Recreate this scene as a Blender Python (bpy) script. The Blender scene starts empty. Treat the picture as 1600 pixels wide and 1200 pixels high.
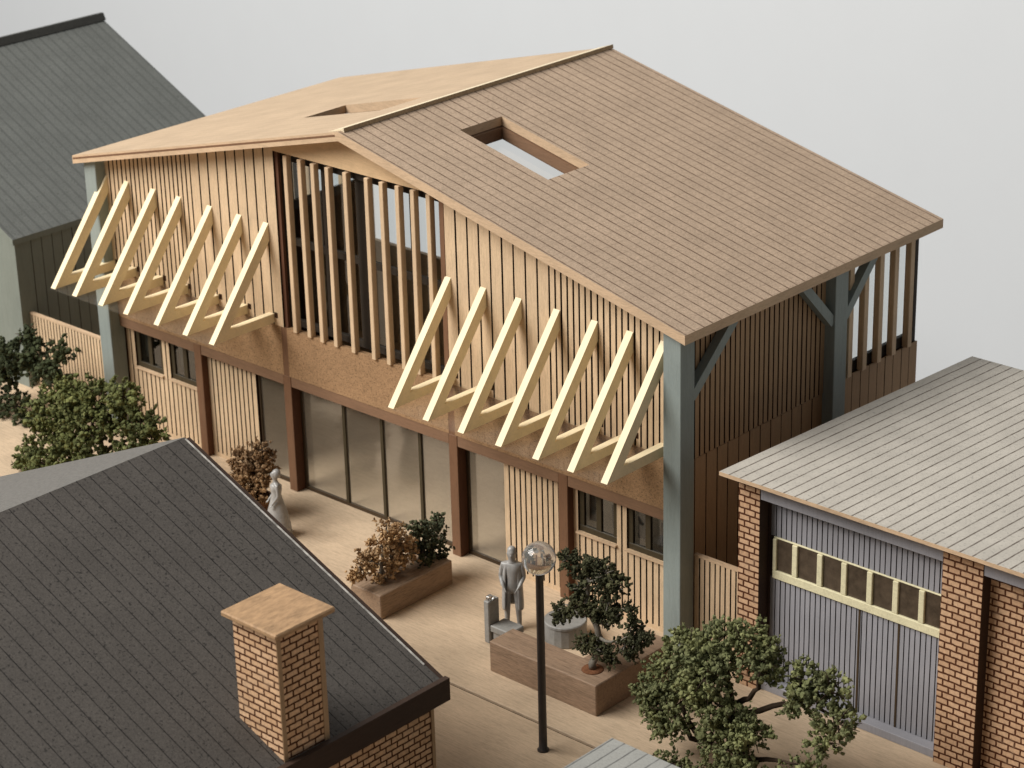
import bpy, math, random
from mathutils import Vector, Matrix
random.seed(7)
SC = bpy.context.scene
COL = SC.collection

# ------------------------------------------------------------------ camera
cam_d = bpy.data.cameras.new("camera")
cam = bpy.data.objects.new("camera", cam_d)
COL.objects.link(cam)
POS = Vector((38.21558494, -35.75324839, 25.20355028))
RX = Vector((0.73647689, 0.67603394, -0.02408125))
UP = Vector((-0.24298055, 0.29759259, 0.92325463))
FW = Vector((-0.63131786, 0.67410442, -0.38343316))
cam.matrix_world = Matrix(((RX.x, UP.x, -FW.x, POS.x), (RX.y, UP.y, -FW.y, POS.y),
                           (RX.z, UP.z, -FW.z, POS.z), (0, 0, 0, 1)))
cam_d.sensor_width = 36.0
cam_d.lens = 3735.94 / 1600 * 36.0
cam_d.clip_start = 1.0
cam_d.clip_end = 500.0
cam_d.dof.use_dof = True
cam_d.dof.focus_distance = 49.0
cam_d.dof.aperture_fstop = 0.68
SC.camera = cam

# ------------------------------------------------------------------ light
W = bpy.data.worlds.new("World")
SC.world = W
W.use_nodes = True
W.node_tree.nodes["Background"].inputs[0].default_value = (0.98, 0.98, 1.0, 1)
W.node_tree.nodes["Background"].inputs[1].default_value = 0.105
LDIR = Vector((0.74, 1.0, -1.15)).normalized()          # the way the window light travels
TGT = Vector((2.0, 0.0, 3.0))
key_d = bpy.data.lights.new("window_light", 'AREA')
key_d.shape = 'RECTANGLE'
key_d.size = 74.0
key_d.size_y = 54.0
key_d.energy = 176000.0
key_d.color = (1.0, 0.968, 0.915)
key = bpy.data.objects.new("window_light", key_d)
COL.objects.link(key)
key.location = TGT - LDIR * 100.0
key.rotation_euler = LDIR.to_track_quat('-Z', 'Y').to_euler()

SC.view_settings.view_transform = 'Standard'
SC.view_settings.look = 'None'
SC.view_settings.exposure = 0.0
SC.view_settings.gamma = 1.0
SC.cycles.use_adaptive_sampling = False
SC.cycles.max_bounces = 10
SC.cycles.transparent_max_bounces = 24
SC.cycles.sample_clamp_indirect = 6.0
SC.cycles.caustics_reflective = False
SC.cycles.use_denoising = True


# ------------------------------------------------------------------ materials
def new_mat(name, rough=0.7, spec=0.3):
    m = bpy.data.materials.new(name)
    m.use_nodes = True
    nt = m.node_tree
    b = nt.nodes["Principled BSDF"]
    b.inputs["Roughness"].default_value = rough
    b.inputs["Specular IOR Level"].default_value = spec
    return m, nt, b


def N(nt, t, **kw):
    n = nt.nodes.new(t)
    for k, v in kw.items():
        if k.startswith("i_"):
            n.inputs[k[2:].replace("_", " ")].default_value = v
        else:
            setattr(n, k, v)
    return n


def ramp(nt, fac, stops):
    r = nt.nodes.new("ShaderNodeValToRGB")
    e = r.color_ramp.elements
    while len(e) < len(stops):
        e.new(0.5)
    for k, (p, c) in enumerate(stops):
        e[k].position = p
        e[k].color = (*c, 1)
    nt.links.new(fac, r.inputs[0])
    return r.outputs[0]


def mixc(nt, fac, a, b, mode='MIX'):
    m = nt.nodes.new("ShaderNodeMix")
    m.data_type = 'RGBA'
    m.blend_type = mode
    for s, v in ((m.inputs[0], fac), (m.inputs[6], a), (m.inputs[7], b)):
        if isinstance(v, (int, float)):
            s.default_value = v
        elif isinstance(v, tuple):
            s.default_value = (*v, 1)
        else:
            nt.links.new(v, s)
    return m.outputs[2]


def coords(nt, scale=(1, 1, 1), uv=False, rot=(0, 0, 0), loc=(0, 0, 0)):
    tc = nt.nodes.new("ShaderNodeTexCoord")
    mp = nt.nodes.new("ShaderNodeMapping")
    mp.inputs["Scale"].default_value = scale
    mp.inputs["Rotation"].default_value = rot
    mp.inputs["Location"].default_value = loc
    nt.links.new(tc.outputs["UV" if uv else "Object"], mp.inputs[0])
    return mp.outputs[0]


def noise(nt, vec, scale, detail=4, rough=0.6, dist=0.0):
    n = nt.nodes.new("ShaderNodeTexNoise")
    n.inputs["Scale"].default_value = scale
    n.inputs["Detail"].default_value = detail
    n.inputs["Roughness"].default_value = rough
    n.inputs["Distortion"].default_value = dist
    nt.links.new(vec, n.inputs["Vector"])
    return n.outputs["Fac"]


def bump(nt, b, h, strength, dist=0.02):
    bp = nt.nodes.new("ShaderNodeBump")
    bp.inputs["Strength"].default_value = strength
    bp.inputs["Distance"].default_value = dist
    nt.links.new(h, bp.inputs["Height"])
    nt.links.new(bp.outputs[0], b.inputs["Normal"])


def sc3(c, k):
    return tuple(min(1, v * k) for v in c)


def wood(name, c, grain=(1, 1, 1), contrast=0.25, fine=30, rough=0.65, bmp=0.15, spec=0.25, speck=0.0, blotch=0.08):
    """grain: object axes scale, small along the fibres"""
    m, nt, b = new_mat(name, rough, spec)
    v = coords(nt, grain)
    n1 = noise(nt, v, 6, 5, 0.65, 0.6)
    n2 = noise(nt, v, fine, 3, 0.7)
    n3 = noise(nt, coords(nt), 0.7, 2, 0.5)
    col = ramp(nt, n1, [(0.34, sc3(c, 1 - contrast * 1.25)), (0.5, c), (0.66, sc3(c, 1 + contrast * 0.6))])
    col = mixc(nt, 0.5, col, ramp(nt, n2, [(0.36, sc3(c, 1 - contrast * 1.2)), (0.60, sc3(c, 1 + contrast * 0.5))]))
    col = mixc(nt, 1.0, col, ramp(nt, n3, [(0.3, (1 - blotch,) * 3), (0.7, (1 + blotch * 0.6,) * 3)]), 'MULTIPLY')
    if speck > 0:
        n4 = noise(nt, coords(nt, tuple(max(g, 0.45) for g in grain)), 16, 2, 0.6)
        col = mixc(nt, ramp(nt, n4, [(0.57, (0, 0, 0)), (0.66, (speck,) * 3)]), col, sc3(c, 0.35))
    nt.links.new(col, b.inputs["Base Color"])
    bump(nt, b, n2, bmp, 0.015)
    return m


def plain(name, c, rough=0.6, var=0.1, scale=12, spec=0.3, metal=0.0, bmp=0.08):
    m, nt, b = new_mat(name, rough, spec)
    n1 = noise(nt, coords(nt), scale, 5, 0.65)
    nt.links.new(ramp(nt, n1, [(0.3, sc3(c, 1 - var)), (0.7, sc3(c, 1 + var))]), b.inputs["Base Color"])
    b.inputs["Metallic"].default_value = metal
    bump(nt, b, n1, bmp, 0.02)
    return m


def brick(name, c1, c2, mortar, bw=0.31, rh=0.172, gap=0.02):
    m, nt, b = new_mat(name, 0.8, 0.15)
    v = coords(nt, uv=True)
    nz = nt.nodes.new("ShaderNodeTexNoise")
    nz.inputs["Scale"].default_value = 9
    nz.inputs["Detail"].default_value = 3
    nt.links.new(v, nz.inputs["Vector"])
    off = nt.nodes.new("ShaderNodeVectorMath")
    off.operation = 'MULTIPLY_ADD'
    nt.links.new(nz.outputs["Color"], off.inputs[0])
    off.inputs[1].default_value = (0.03, 0.03, 0)
    nt.links.new(v, off.inputs[2])
    t = nt.nodes.new("ShaderNodeTexBrick")
    t.inputs["Scale"].default_value = 1
    t.inputs["Brick Width"].default_value = bw
    t.inputs["Row Height"].default_value = rh
    t.inputs["Mortar Size"].default_value = gap
    t.inputs["Mortar Smooth"].default_value = 0.25
    t.inputs["Color1"].default_value = (*c1, 1)
    t.inputs["Color2"].default_value = (*c2, 1)
    t.inputs["Mortar"].default_value = (*mortar, 1)
    nt.links.new(off.outputs[0], t.inputs["Vector"])
    n2 = noise(nt, coords(nt), 14, 4, 0.7)
    col = mixc(nt, 1.0, t.outputs["Color"], ramp(nt, n2, [(0.3, (0.72, 0.70, 0.68)), (0.65, (1.08, 1.05, 1.0))]), 'MULTIPLY')
    # worn spots where the engraving is smudged
    n3 = noise(nt, coords(nt), 2.3, 3, 0.6)
    col = mixc(nt, ramp(nt, n3, [(0.58, (0, 0, 0)), (0.72, (0.35,) * 3)]), col, sc3(c1, 0.62))
    nt.links.new(col, b.inputs["Base Color"])
    inv = nt.nodes.new("ShaderNodeMath")
    inv.operation = 'SUBTRACT'
    inv.inputs[0].default_value = 1.0
    nt.links.new(t.outputs["Fac"], inv.inputs[1])
    bump(nt, b, inv.outputs[0], 0.6, 0.02)
    return m


def roofing(name, c, line, pitch=0.31, gap=0.016, joints=0.0, jw=0.55, speck=0.0, speckc=None, contrast=0.16, rough=0.8, smear=0.0, cross=0.0):
    """engraved sheet: lines run up the slope (UV u across the lines, v along them)"""
    m, nt, b = new_mat(name, rough, 0.2)
    v = coords(nt, uv=True, rot=(0, 0, math.radians(90)), loc=(100, 50, 0))
    nz = nt.nodes.new("ShaderNodeTexNoise")
    nz.inputs["Scale"].default_value = 3
    nt.links.new(v, nz.inputs["Vector"])
    off = nt.nodes.new("ShaderNodeVectorMath")
    off.operation = 'MULTIPLY_ADD'
    nt.links.new(nz.outputs["Color"], off.inputs[0])
    off.inputs[1].default_value = (0.02, 0.02, 0)
    nt.links.new(v, off.inputs[2])

    def bt(bw, g):
        t = nt.nodes.new("ShaderNodeTexBrick")
        t.inputs["Scale"].default_value = 1
        t.inputs["Brick Width"].default_value = bw
        t.inputs["Row Height"].default_value = pitch
        t.inputs["Mortar Size"].default_value = g
        t.inputs["Mortar Smooth"].default_value = 0.35
        nt.links.new(off.outputs[0], t.inputs["Vector"])
        return t
    t1 = bt(400.0, gap)
    vo = coords(nt)
    n1 = noise(nt, vo, 24, 4, 0.75)
    n2 = noise(nt, vo, 1.1, 3, 0.6)
    col = ramp(nt, n1, [(0.28, sc3(c, 1 - contrast)), (0.5, c), (0.74, sc3(c, 1 + contrast))])
    col = mixc(nt, 1.0, col, ramp(nt, n2, [(0.3, (0.9,) * 3), (0.7, (1.06,) * 3)]), 'MULTIPLY')
    if joints > 0:
        t2 = bt(jw, gap)
        col = mixc(nt, 1.0, col, mixc(nt, 0.05, (1, 1, 1), t2.outputs["Color"]), 'MULTIPLY')
        t2.inputs["Color1"].default_value = (0.3, 0.3, 0.3, 1)
        t2.inputs["Color2"].default_value = (1, 1, 1, 1)
        mu = nt.nodes.new("ShaderNodeMath")
        mu.operation = 'MULTIPLY'
        mu.inputs[1].default_value = joints
        nt.links.new(t2.outputs["Fac"], mu.inputs[0])
        col = mixc(nt, mu.outputs[0], col, line)
    if cross > 0:
        vc = coords(nt, uv=True, loc=(50, 100, 0))
        t3 = nt.nodes.new("ShaderNodeTexBrick")
        for k_, v_ in (("Scale", 1), ("Brick Width", 400.0), ("Row Height", 0.37), ("Mortar Size", 0.02), ("Mortar Smooth", 0.5)):
            t3.inputs[k_].default_value = v_
        nt.links.new(vc, t3.inputs["Vector"])
        mc = nt.nodes.new("ShaderNodeMath")
        mc.operation = 'MULTIPLY'
        nt.links.new(t3.outputs["Fac"], mc.inputs[0])
        nt.links.new(ramp(nt, noise(nt, vo, 2.2, 2, 0.5), [(0.4, (cross * 0.3,) * 3), (0.62, (cross,) * 3)]), mc.inputs[1])
        col = mixc(nt, mc.outputs[0], col, line)
    if speck > 0:
        n3 = noise(nt, coords(nt, (1.0, 1.0, 1.0)), 17, 2, 0.55, 0.4)
        col = mixc(nt, ramp(nt, n3, [(0.60, (0, 0, 0)), (0.67, (speck,) * 3)]), col, speckc)
    if smear > 0:
        n5 = noise(nt, vo, 40, 2, 0.5)
        col = mixc(nt, ramp(nt, n5, [(0.70, (0, 0, 0)), (0.76, (smear,) * 3)]), col, sc3(c, 3.2))
    # the engraved line, uneven in depth
    n4 = noise(nt, vo, 5, 3, 0.6)
    mu2 = nt.nodes.new("ShaderNodeMath")
    mu2.operation = 'MULTIPLY'
    nt.links.new(t1.outputs["Fac"], mu2.inputs[0])
    nt.links.new(ramp(nt, n4, [(0.3, (0.55,) * 3), (0.6, (1, 1, 1))]), mu2.inputs[1])
    col = mixc(nt, mu2.outputs[0], col, line)
    nt.links.new(col, b.inputs["Base Color"])
    h = nt.nodes.new("ShaderNodeMath")
    h.operation = 'MULTIPLY_ADD'
    nt.links.new(t1.outputs["Fac"], h.inputs[0])
    h.inputs[1].default_value = -1.0
    nt.links.new(n1, h.inputs[2])
    bump(nt, b, h.outputs[0], 0.35, 0.02)
    return m


def pane_mat(name, tint, refl, white=0.0, wcol=(0.8, 0.82, 0.84), rough=0.03):
    m = bpy.data.materials.new(name)
    m.use_nodes = True
    nt = m.node_tree
    nt.nodes.clear()
    out = nt.nodes.new("ShaderNodeOutputMaterial")
    tr = nt.nodes.new("ShaderNodeBsdfTransparent")
    tr.inputs[0].default_value = (*tint, 1)
    gl = nt.nodes.new("ShaderNodeBsdfGlossy")
    gl.inputs["Roughness"].default_value = rough
    gl.inputs["Color"].default_value = (0.95, 0.96, 0.97, 1)
    fr = nt.nodes.new("ShaderNodeFresnel")
    # same reflectance on the way in and on the way out of a thin sheet
    ge = nt.nodes.new("ShaderNodeNewGeometry")
    io = nt.nodes.new("ShaderNodeMath")
    io.operation = 'MULTIPLY_ADD'
    io.inputs[1].default_value = 1 / 1.5 - 1.5
    io.inputs[2].default_value = 1.5
    nt.links.new(ge.outputs["Backfacing"], io.inputs[0])
    nt.links.new(io.outputs[0], fr.inputs[0])
    mu = nt.nodes.new("ShaderNodeMath")
    mu.operation = 'MULTIPLY'
    mu.inputs[1].default_value = refl
    mu.use_clamp = True
    nt.links.new(fr.outputs[0], mu.inputs[0])
    mx = nt.nodes.new("ShaderNodeMixShader")
    nt.links.new(mu.outputs[0], mx.inputs[0])
    nt.links.new(tr.outputs[0], mx.inputs[1])
    nt.links.new(gl.outputs[0], mx.inputs[2])
    last = mx.outputs[0]
    if white > 0:
        df = nt.nodes.new("ShaderNodeBsdfDiffuse")
        df.inputs[0].default_value = (*wcol, 1)
        mx2 = nt.nodes.new("ShaderNodeMixShader")
        mx2.inputs[0].default_value = white
        nt.links.new(last, mx2.inputs[1])
        nt.links.new(df.outputs[0], mx2.inputs[2])
        last = mx2.outputs[0]
    nt.links.new(last, out.inputs[0])
    return m


def foliage(name, c_dark, c_mid, c_light, scale=7):
    m, nt, b = new_mat(name, 0.85, 0.15)
    n1 = noise(nt, coords(nt), scale, 3, 0.7)
    n2 = noise(nt, coords(nt), 1.6, 2, 0.5)
    col = ramp(nt, n1, [(0.32, c_dark), (0.5, c_mid), (0.7, c_light)])
    col = mixc(nt, 1.0, col, ramp(nt, n2, [(0.35, (0.75, 0.75, 0.75)), (0.65, (1.15, 1.12, 1.0))]), 'MULTIPLY')
    nt.links.new(col, b.inputs["Base Color"])
    return m


M = {}
M['bass'] = wood('basswood_boards', (0.64, 0.472, 0.305), (4.0, 4.0, 0.35), 0.24, 34, 0.6, 0.15, 0.25, 0.0, 0.13)
M['bass_plain'] = wood('basswood_sheet', (0.62, 0.43, 0.25), (0.5, 3.0, 3.0), 0.16, 30, 0.6, 0.1)
M['burn'] = plain('laser_burn', (0.030, 0.013, 0.006), 0.9, 0.3, 9, 0.1)
M['side'] = wood('side_boards', (0.39, 0.255, 0.145), (4.0, 4.0, 0.35), 0.2, 40, 0.65, 0.12)
M['rake'] = wood('roof_edge', (0.56, 0.40, 0.26), (0.4, 0.4, 3.0), 0.2, 30, 0.7, 0.12)
M['pine'] = wood('cream_strip', (0.88, 0.75, 0.50), (5, 0.5, 0.5), 0.09, 34, 0.55, 0.08)
M['slat'] = wood('slat_wood', (0.62, 0.455, 0.295), (4, 4, 0.3), 0.2, 30, 0.65, 0.15)
M['roof_r'] = roofing('engraved_shingle', (0.45, 0.335, 0.242), (0.150, 0.095, 0.06), 0.29, 0.024, 0.0, 0.45, 0.40, (0.29, 0.205, 0.14), 0.34, cross=0.24)
M['roof_l'] = roofing('engraved_sheet', (0.515, 0.385, 0.262), (0.40, 0.28, 0.18), 0.335, 0.010, 0.0, 1, 0.0, None, 0.10)
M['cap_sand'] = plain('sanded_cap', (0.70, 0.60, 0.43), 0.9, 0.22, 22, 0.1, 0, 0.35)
M['cap_dark'] = plain('cap_brown_side', (0.42, 0.30, 0.18), 0.9, 0.3, 20, 0.1, 0, 0.3)
M['cork'] = wood('pressed_board', (0.34, 0.208, 0.112), (1.2, 1.2, 1.6), 0.30, 18, 0.85, 0.45, 0.15, 0.85, 0.12)
M['walnut'] = wood('brown_strip', (0.180, 0.094, 0.052), (4, 4, 0.3), 0.22, 26, 0.6, 0.12)
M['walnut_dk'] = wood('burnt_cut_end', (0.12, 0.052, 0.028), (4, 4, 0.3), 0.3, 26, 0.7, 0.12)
M['walnut_l'] = wood('brown_lintel', (0.215, 0.125, 0.075), (0.3, 4, 4), 0.2, 26, 0.6, 0.12)
M['walnut_s'] = wood('dark_frame', (0.060, 0.038, 0.020), (4, 4, 0.3), 0.2, 26, 0.6, 0.1)
M['post'] = wood('painted_post', (0.25, 0.288, 0.275), (3, 3, 0.25), 0.13, 40, 0.55, 0.12)
M['win'] = plain('window_frame_brown', (0.050, 0.038, 0.020), 0.5, 0.2)
M['dark_in'] = plain('inner_frame', (0.028, 0.020, 0.013), 0.7, 0.2)
M['glass'] = pane_mat('acrylic_pane', (0.93, 0.95, 0.95), 1.0)
M['screen'] = pane_mat('filmed_pane', (0.95, 0.94, 0.92), 1.8, 0.09, (0.45, 0.38, 0.29), 0.10)
M['glass_dk'] = pane_mat('smoked_pane', (0.55, 0.56, 0.55), 1.6)
M['canopy'] = pane_mat('clear_canopy', (0.985, 0.985, 0.97), 0.3, 0.015)
M['inner'] = wood('interior_wood', (0.42, 0.31, 0.20), (1, 1, 0.4), 0.15, 20)
M['floor'] = wood('floor_ply', (0.72, 0.58, 0.42), (0.35, 2.2, 1), 0.14, 22, 0.6, 0.05, 0.25)
M['ply'] = wood('plywood_ground', (0.575, 0.44, 0.305), (0.30, 3.2, 1), 0.24, 24, 0.6, 0.06, 0.2, 0.0, 0.14)
M['ply2'] = wood('plywood_street', (0.55, 0.415, 0.285), (0.26, 3.2, 1), 0.24, 26, 0.6, 0.06, 0.2, 0.0, 0.12)
M['brick'] = brick('light_brick', (0.61, 0.41, 0.265), (0.50, 0.32, 0.20), (0.085, 0.030, 0.013), 0.27, 0.137, 0.022)
M['brick_d'] = brick('light_brick_chimney', (0.70, 0.475, 0.305), (0.58, 0.37, 0.22), (0.085, 0.032, 0.014), 0.285, 0.126, 0.0205)
M['gar_roof'] = roofing('grey_lined_sheet', (0.50, 0.465, 0.41), (0.13, 0.105, 0.085), 0.272, 0.022, 0.0, 1, 0.4, (0.20, 0.19, 0.18), 0.10)
M['gar_edge'] = wood('grey_sheet_edge', (0.55, 0.39, 0.25), (0.4, 2, 3), 0.25, 26)
M['gar_blue'] = wood('blue_grey_board', (0.30, 0.297, 0.322), (4, 4, 0.3), 0.13, 40, 0.6, 0.1, 0.25, 0.0, 0.1)
M['gar_blue_dk'] = plain('groove_blue_dark', (0.045, 0.035, 0.036), 0.9, 0.2)
M['cream'] = wood('cream_frame', (0.70, 0.645, 0.43), (1, 1, 1), 0.16, 24, 0.65, 0.2)
M['pane_brown'] = plain('brown_tinted_pane', (0.075, 0.055, 0.038), 0.18, 0.35, 5, 0.5)
M['dk_roof'] = roofing('dark_lined_sheet', (0.084, 0.075, 0.067), (0.012, 0.011, 0.010), 0.31, 0.013, 0.0, 1, 0.85, (0.026, 0.024, 0.022), 0.34, 0.8, 0.45)
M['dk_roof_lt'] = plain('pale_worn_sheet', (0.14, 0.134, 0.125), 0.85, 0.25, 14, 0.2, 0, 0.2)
M['worn'] = plain('scraped_edge', (0.42, 0.40, 0.37), 0.9, 0.5, 6, 0.1)
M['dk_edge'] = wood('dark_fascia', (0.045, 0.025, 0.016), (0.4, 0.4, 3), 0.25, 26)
M['cap_wood'] = wood('chimney_cap_wood', (0.40, 0.25, 0.135), (0.9, 0.3, 2), 0.34, 14, 0.65, 0.15)
M['gr_roof'] = roofing('grey_green_roof', (0.132, 0.138, 0.130), (0.098, 0.103, 0.097), 0.31, 0.045, 0.0, 1, 0.6, (0.065, 0.068, 0.062), 0.22)
M['gr_wall'] = wood('grey_green_wall', (0.20, 0.225, 0.20), (3, 3, 0.25), 0.14, 30)
M['gr_dark'] = plain('grey_green_dark', (0.05, 0.05, 0.045), 0.8, 0.2)
M['kiosk'] = roofing('pale_grey_roof', (0.33, 0.33, 0.31), (0.14, 0.14, 0.135), 0.27, 0.02, 0.0, 1, 0.3, (0.22, 0.22, 0.21), 0.14)
M['planter'] = wood('planter_wood', (0.30, 0.205, 0.138), (0.3, 3.0, 3.0), 0.36, 22, 0.65, 0.2, 0.2, 0.0, 0.15)
M['planter_y'] = wood('planter_wood_long', (0.30, 0.21, 0.142), (3.0, 0.3, 3.0), 0.36, 22, 0.65, 0.2, 0.2, 0.0, 0.15)
M['soil'] = plain('soil_hole', (0.16, 0.07, 0.035), 0.95, 0.4, 14, 0.1, 0, 0.5)
M['grey_fig'] = plain('grey_casting', (0.31, 0.305, 0.295), 0.32, 0.22, 8, 0.5, 0.0, 0.15)
M['grey_furn'] = plain('grey_paint', (0.27, 0.265, 0.25), 0.55, 0.14, 9, 0.3, 0.0, 0.12)
M['lamp_pole'] = plain('dark_pole', (0.030, 0.024, 0.022), 0.4, 0.2, 8, 0.5)
M['bark'] = plain('bark', (0.055, 0.038, 0.026), 0.9, 0.3, 10, 0.1, 0, 0.5)
M['bark_pale'] = plain('bark_pale', (0.20, 0.18, 0.15), 0.85, 0.35, 8, 0.15, 0, 0.5)
M['pot'] = plain('brown_pot', (0.14, 0.065, 0.034), 0.6, 0.25)
M['fol_olive'] = foliage('foam_olive', (0.080, 0.090, 0.040), (0.165, 0.180, 0.084), (0.285, 0.295, 0.155))
M['fol_dark'] = foliage('foam_dark', (0.030, 0.032, 0.016), (0.058, 0.060, 0.032), (0.105, 0.105, 0.060))
M['fol_green'] = foliage('foam_green', (0.050, 0.060, 0.022), (0.115, 0.130, 0.050), (0.215, 0.225, 0.095))
M['fol_far'] = foliage('foam_deep', (0.022, 0.028, 0.014), (0.048, 0.060, 0.030), (0.09, 0.105, 0.058))
M['fol_brown'] = foliage('foam_brown', (0.17, 0.095, 0.045), (0.38, 0.24, 0.13), (0.60, 0.45, 0.28), 9)
M['fol_tan'] = foliage('foam_tan_dark', (0.085, 0.046, 0.024), (0.21, 0.125, 0.065), (0.44, 0.31, 0.19), 8)
M['fol_small'] = foliage('foam_sage', (0.034, 0.040, 0.022), (0.072, 0.080, 0.046), (0.13, 0.14, 0.085))
M['backdrop'] = plain('paper_backdrop', (0.765, 0.79, 0.815), 0.95, 0.008, 0.4, 0.05, 0, 0.0)

gm, gnt, gb = new_mat('clear_globe', 0.03, 0.6)
gb.inputs["Transmission Weight"].default_value = 0.90
gb.inputs["IOR"].default_value = 1.45
gb.inputs["Base Color"].default_value = (0.80, 0.79, 0.77, 1)
M['globe'] = gm


# ------------------------------------------------------------------ mesh building
class MB:
    def __init__(s):
        s.v, s.f, s.m, s.uv = [], [], [], []

    def poly(s, pts, m=0, uv=None):
        pts = [Vector(p) for p in pts]
        i = len(s.v)
        s.v += [tuple(p) for p in pts]
        s.f.append(tuple(range(i, i + len(pts))))
        s.m.append(m)
        if uv is None:
            n = Vector((0, 0, 0))
            for k in range(len(pts)):
                a, b = pts[k], pts[(k + 1) % len(pts)]
                n += a.cross(b)
            n.normalize() if n.length > 0 else None
            if abs(n.z) > 0.6:
                k = 1 / max(0.3, math.hypot(n.z, 0))
                if abs(n.y) > abs(n.x):
                    uv = [(p.x, p.y * k) for p in pts]
                else:
                    uv = [(p.y, p.x * k) for p in pts]
            elif abs(n.x) > abs(n.y):
                uv = [(p.y, p.z) for p in pts]
            else:
                uv = [(p.x, p.z) for p in pts]
        s.uv.append(uv)

    def box(s, x0, x1, y0, y1, z0, z1, m=0, mt=None):
        mt = m if mt is None else mt
        s.poly([(x0, y0, z1), (x1, y0, z1), (x1, y1, z1), (x0, y1, z1)], mt)
        s.poly([(x0, y1, z0), (x1, y1, z0), (x1, y0, z0), (x0, y0, z0)], m)
        s.poly([(x0, y0, z0), (x1, y0, z0), (x1, y0, z1), (x0, y0, z1)], m)
        s.poly([(x1, y1, z0), (x0, y1, z0), (x0, y1, z1), (x1, y1, z1)], m)
        s.poly([(x0, y1, z0), (x0, y0, z0), (x0, y0, z1), (x0, y1, z1)], m)
        s.poly([(x1, y0, z0), (x1, y1, z0), (x1, y1, z1), (x1, y0, z1)], m)

    def prism(s, p2, axis, a0, a1, m=0):
        """p2: polygon in the other two axes (in x,y,z order), counter-clockwise or not"""
        def P(q, a):
            return {'x': (a, q[0], q[1]), 'y': (q[0], a, q[1]), 'z': (q[0], q[1], a)}[axis]
        A = [P(q, a0) for q in p2]
        B = [P(q, a1) for q in p2]
        area = sum(p2[k][0] * p2[(k + 1) % len(p2)][1] - p2[(k + 1) % len(p2)][0] * p2[k][1] for k in range(len(p2)))
        flip = (area > 0) == (axis != 'y')
        if a1 < a0:
            flip = not flip
        s.poly(A[::-1] if flip else A, m)
        s.poly(B if flip else B[::-1], m)
        n = len(p2)
        for k in range(n):
            q = [A[k], A[(k + 1) % n], B[(k + 1) % n], B[k]]
            s.poly(q if flip else q[::-1], m)

    def tube(s, pts, rads, seg=10, m=0, caps=True):
        pts = [Vector(p) for p in pts]
        rings = []
        pu = None
        for k, p in enumerate(pts):
            d = (pts[min(k + 1, len(pts) - 1)] - pts[max(k - 1, 0)]).normalized()
            u = d.orthogonal().normalized() if pu is None else (pu - d * pu.dot(d)).normalized()
            pu = u
            w = d.cross(u)
            i = len(s.v)
            for j in range(seg):
                a = 2 * math.pi * j / seg
                s.v.append(tuple(p + (u * math.cos(a) + w * math.sin(a)) * rads[k]))
            rings.append(i)
        for k in range(len(rings) - 1):
            for j in range(seg):
                a, b = rings[k] + j, rings[k] + (j + 1) % seg
                c, d2 = rings[k + 1] + (j + 1) % seg, rings[k + 1] + j
                s.f.append((a, b, c, d2))
                s.m.append(m)
                s.uv.append([(0, 0)] * 4)
        if caps:
            s.f.append(tuple(rings[0] + j for j in range(seg))[::-1])
            s.m.append(m)
            s.uv.append([(0, 0)] * seg)
            s.f.append(tuple(rings[-1] + j for j in range(seg)))
            s.m.append(m)
            s.uv.append([(0, 0)] * seg)

    def lathe(s, cx, cy, prof, seg=20, m=0, sx=1.0, sy=1.0):
        rings = []
        for r, z in prof:
            i = len(s.v)
            for j in range(seg):
                a = 2 * math.pi * j / seg
                s.v.append((cx + r * sx * math.cos(a), cy + r * sy * math.sin(a), z))
            rings.append(i)
        for k in range(len(rings) - 1):
            for j in range(seg):
                s.f.append((rings[k] + j, rings[k] + (j + 1) % seg, rings[k + 1] + (j + 1) % seg, rings[k + 1] + j))
                s.m.append(m)
                s.uv.append([(0, 0)] * 4)
        s.f.append(tuple(rings[0] + j for j in range(seg))[::-1])
        s.m.append(m)
        s.uv.append([(0, 0)] * seg)
        s.f.append(tuple(rings[-1] + j for j in range(seg)))
        s.m.append(m)
        s.uv.append([(0, 0)] * seg)

    def build(s, name, mats, parent=None, smooth=False, bev=0.0):
        me = bpy.data.meshes.new(name)
        me.from_pydata(s.v, [], s.f)
        mats = mats if isinstance(mats, (list, tuple)) else [mats]
        for mt in mats:
            me.materials.append(mt)
        me.polygons.foreach_set("material_index", s.m)
        uvl = me.uv_layers.new(name="UVMap")
        flat = []
        for u in s.uv:
            for a in u:
                flat += [a[0], a[1]]
        uvl.data.foreach_set("uv", flat)
        if smooth:
            me.polygons.foreach_set("use_smooth", [True] * len(me.polygons))
        me.update()
        o = bpy.data.objects.new(name, me)
        COL.objects.link(o)
        if bev > 0:
            import bmesh
            bm = bmesh.new()
            bm.from_mesh(me)
            bmesh.ops.remove_doubles(bm, verts=bm.verts, dist=1e-5)
            es = [e for e in bm.edges if len(e.link_faces) == 2 and e.calc_face_angle(0) > 0.5]
            bmesh.ops.bevel(bm, geom=es, offset=bev, segments=1, affect='EDGES', clamp_overlap=True)
            bm.to_mesh(me)
            bm.free()
        if parent is not None:
            attach(o, parent)
        return o


def world_loc(o):
    l = Vector(o.location)
    while o.parent:
        o = o.parent
        l = l + Vector(o.location)
    return l


def attach(o, parent):
    o.location = Vector(o.location) - world_loc(parent)
    o.parent = parent


def thing(name, label, cat, loc, group=None):
    o = bpy.data.objects.new(name, None)
    o.empty_display_size = 0.3
    COL.objects.link(o)
    o.location = loc
    o["label"] = label
    o["category"] = cat
    if group:
        o["group"] = group
    return o


def tag(o, label, cat, group=None):
    o["label"] = label
    o["category"] = cat
    if group:
        o["group"] = group
    return o


def struct(o):
    o["kind"] = "structure"
    return o


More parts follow.
